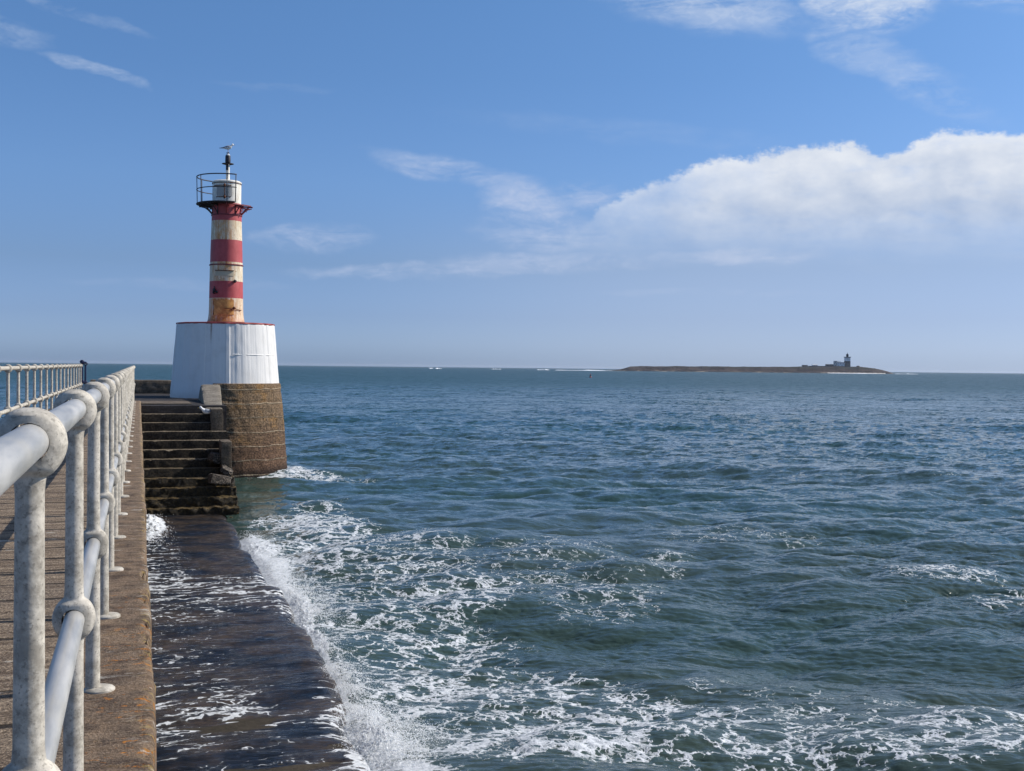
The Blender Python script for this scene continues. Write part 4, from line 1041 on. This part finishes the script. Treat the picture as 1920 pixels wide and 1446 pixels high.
far_surf('breaking_wave', 'small white breaker left of the long surf line by the island', 1006, 1030, 2150, 1.6, 12, 5)
far_surf('breaking_wave', 'white surf line off the right tip of the island', 1676, 1722, 1990, 1.0, 12, 6)
far_surf('breaking_wave', 'thin white surf along the beach below the island lighthouse', 1552, 1650, 1952, 1.0, 8, 7)
KM = 1/1.08                             # metres per photo pixel at 2 km
def ibase(px, z=8.3, d=2030): x, y = isl(px, d); return (x, y, z)
rz_i = -_th
m_iw = mat('island_white_wall', flat((.85, .84, .82), .8)); m_ig = mat('island_grey_stone', flat((.13, .12, .11), .9)); m_is = mat('island_slate', flat((.09, .10, .12), .7)); m_gl = mat('dark_window', flat((.03, .035, .045), .2)); m_ip = mat('island_pale_stone', flat((.55, .54, .52), .8))
# island lighthouse: square tower, stone below and white above
T = empty('island_lighthouse', ibase(1588, 8.2), rz_i); tag(T, 'distant square lighthouse on the island, dark stone below and white above with a dark lantern', 'lighthouse')
def sq(mb, hw0, hw1, z0, z1): 
    return mb.addm([(-hw0, -hw0, z0), (hw0, -hw0, z0), (hw0, hw0, z0), (-hw0, hw0, z0), (-hw1, -hw1, z1), (hw1, -hw1, z1), (hw1, hw1, z1), (-hw1, hw1, z1)], [(0, 1, 5, 4), (1, 2, 6, 5), (2, 3, 7, 6), (3, 0, 4, 7), (4, 5, 6, 7), (0, 3, 2, 1)])
sq(MB(), 4.5, 4.35, -2, 10.4).build('lower_wall', m_ig, T); sq(MB(), 4.3, 4.15, 10.402, 16.6).build('upper_wall', m_iw, T)
mb = MB(); sq(mb, 4.2, 5.1, 16.603, 17.2); sq(mb, 5.1, 5.1, 17.203, 17.9); mb.build('gallery', m_is, T)
for z in (2.5, 7): MB().box((0, -4.42, z), (.9, .2, 1.5)).build('window', m_gl, T)
for x in (-1.6, 1.6): MB().box((x, -4.25, 14.2), (.9, .2, 1.4)).build('window', m_gl, T)
mb = MB(); mb.lathe([(2.0, 17.9), (2.0, 19.2), (2.2, 19.3), (2.2, 21.4), (2.5, 21.5), (1.2, 23.0), (.5, 23.6), (.35, 24.4), (.12, 24.6), (.08, 26.4)], 20); mb.build('lantern', m_gl, T, smooth=True, sharp=35)
# keepers' house
Hh = empty('keepers_house', ibase(1575.5, 8.2), rz_i); tag(Hh, 'white two-storey house with two chimneys, left of the island lighthouse', 'house')
def house(root, x0, x1, h, wallm, roofm, ridge=1.2, y0=-3.5, y1=3.5, chim=(), win=()):
    w_ = MB().box(((x0+x1)/2, (y0+y1)/2, h/2-1), (x1-x0, y1-y0, h+2)).build('wall', wallm, root)
    mb = MB(); ov = .25; mb.addm([(x0-ov, y0-ov, h+.003), (x1+ov, y0-ov, h+.003), (x1+ov, y1+ov, h+.003), (x0-ov, y1+ov, h+.003), (x0+.6, (y0+y1)/2, h+ridge), (x1-.6, (y0+y1)/2, h+ridge)], [(0, 1, 5, 4), (1, 2, 5), (2, 3, 4, 5), (3, 0, 4), (0, 3, 2, 1)])
    rf = mb.build('roof', roofm, root)
    for cx in chim: MB().box((cx, (y0+y1)/2, h+ridge+.5), (1.0, 1.0, 3.2)).build('chimney', m_ip, rf)
    for (wx_, wz) in win: MB().box((wx_, y0-.03, wz), (1.1, .2, 1.5)).build('window', m_gl, root)
house(Hh, -6.3, 6.2, 7.4, m_iw, m_is, 1.0, chim=(-4.2, -1.2), win=((-4.2, 5.4), (-4.2, 2), (-1.2, 5.4), (1.6, 5.4), (1.6, 2.0), (4.6, 5.4)))
Wg = empty('house_wing', ibase(1565.8, 8.2), rz_i); tag(Wg, 'narrow grey block standing against the left end of the white island house', 'house')
house(Wg, -2.6, 2.6, 10.2, m_ip, m_is, .5, win=((-.9, 8), (1, 5), (-.9, 2.2)))
L1 = empty('outbuilding', ibase(1553.5, 8.4), rz_i); tag(L1, 'long low dark building left of the island house', 'building')
house(L1, -5.5, 7, 3.8, m_ig, m_is, .8, win=((-2, 2), (2, 2)))
L2 = empty('outbuilding', ibase(1508.5, 8.2), rz_i); tag(L2, 'low dark shed, the farthest left building on the island', 'building')
house(L2, -4.5, 4.5, 2.3, m_ig, m_is, .7)
L3 = empty('hut', ibase(1527, 8.2), rz_i); tag(L3, 'small white hut between the low shed and the long building on the island', 'hut')
house(L3, -4.6, 4.6, 3.0, m_iw, m_ip, .8, win=((-2, 1.6), (1.6, 1.6)))
L4 = empty('domed_shelter', ibase(1608.5, 8.0), rz_i); tag(L4, 'low rounded dark shelter right of the island lighthouse', 'shelter')
mb = MB(); mb.lathe([(3.6, -2), (3.6, .8), (3.0, 1.9), (1.8, 2.6), (.01, 2.9)], 20); mb.build('dome', m_ig, L4, smooth=True)
mb = MB(); mb.box((0, -3.6, .6), (1.0, .2, 1.6)); mb.build('door', m_gl, L4)
# the long wall joining them
o = rough_box('boundary_wall', -42, 26, -.4, .4, -2.5, 1.5, 2.2, .15, m_ig, bev=.1, seed=31); o.location = ibase(1560, 8.1, 2022); o.rotation_euler = (0, 0, rz_i)
tag(o, 'long low stone wall along the island crest in front of the buildings', 'wall')

# ------------------------------------------------------------------ buoy
bx, by = px_ground(1107, 708)
B_ = empty('buoy', (bx, by, SEA), .3); tag(B_, 'small red buoy with a dark frame, far out on the open sea', 'buoy')
m_br = mat('buoy_red', flat((.38, .06, .06), .5))
mb = MB(); mb.lathe([(.01, -.5), (.6, -.3), (.75, .1), (.70, .45), (.35, .6), (.25, .7)], 20); mb.build('float', m_br, B_, smooth=True)
mb = MB()
for k in range(4):
    a = k*PI/2; mb.tube([(.5*math.cos(a), .5*math.sin(a), .45), (.2*math.cos(a), .2*math.sin(a), 1.75)], .05, 6)
mb.lathe([(.32, .9), (.34, 1.3), (.22, 1.6)], 12); mb.build('frame', mi, B_)
mb = MB(); mb.lathe([(.01, 1.7), (.36, 1.75), (.36, 1.95), (.15, 2.1), (.01, 2.2)], 12); mb.build('top_mark', m_br, B_, smooth=True)
B_.scale = (.75, .75, .75)

# ------------------------------------------------------------------ sea air between here and the island
mb = MB(); mb.box((2000, 3600, 3.4), (18000, 13400, 19.2))
hz_o = mb.build('haze'); tag(hz_o, kind='stuff')
hm = bpy.data.materials.new('sea_air'); hm.use_nodes = True; t = NT(hm.node_tree)
v_ = t.n('ShaderNodeVolumePrincipled', {'Color': (.80, .88, 1., 1), 'Density': 4.5e-5, 'Anisotropy': .2})
t.n('ShaderNodeOutputMaterial', {'Volume': v_}, out=None)
hz_o.data.materials.append(hm)
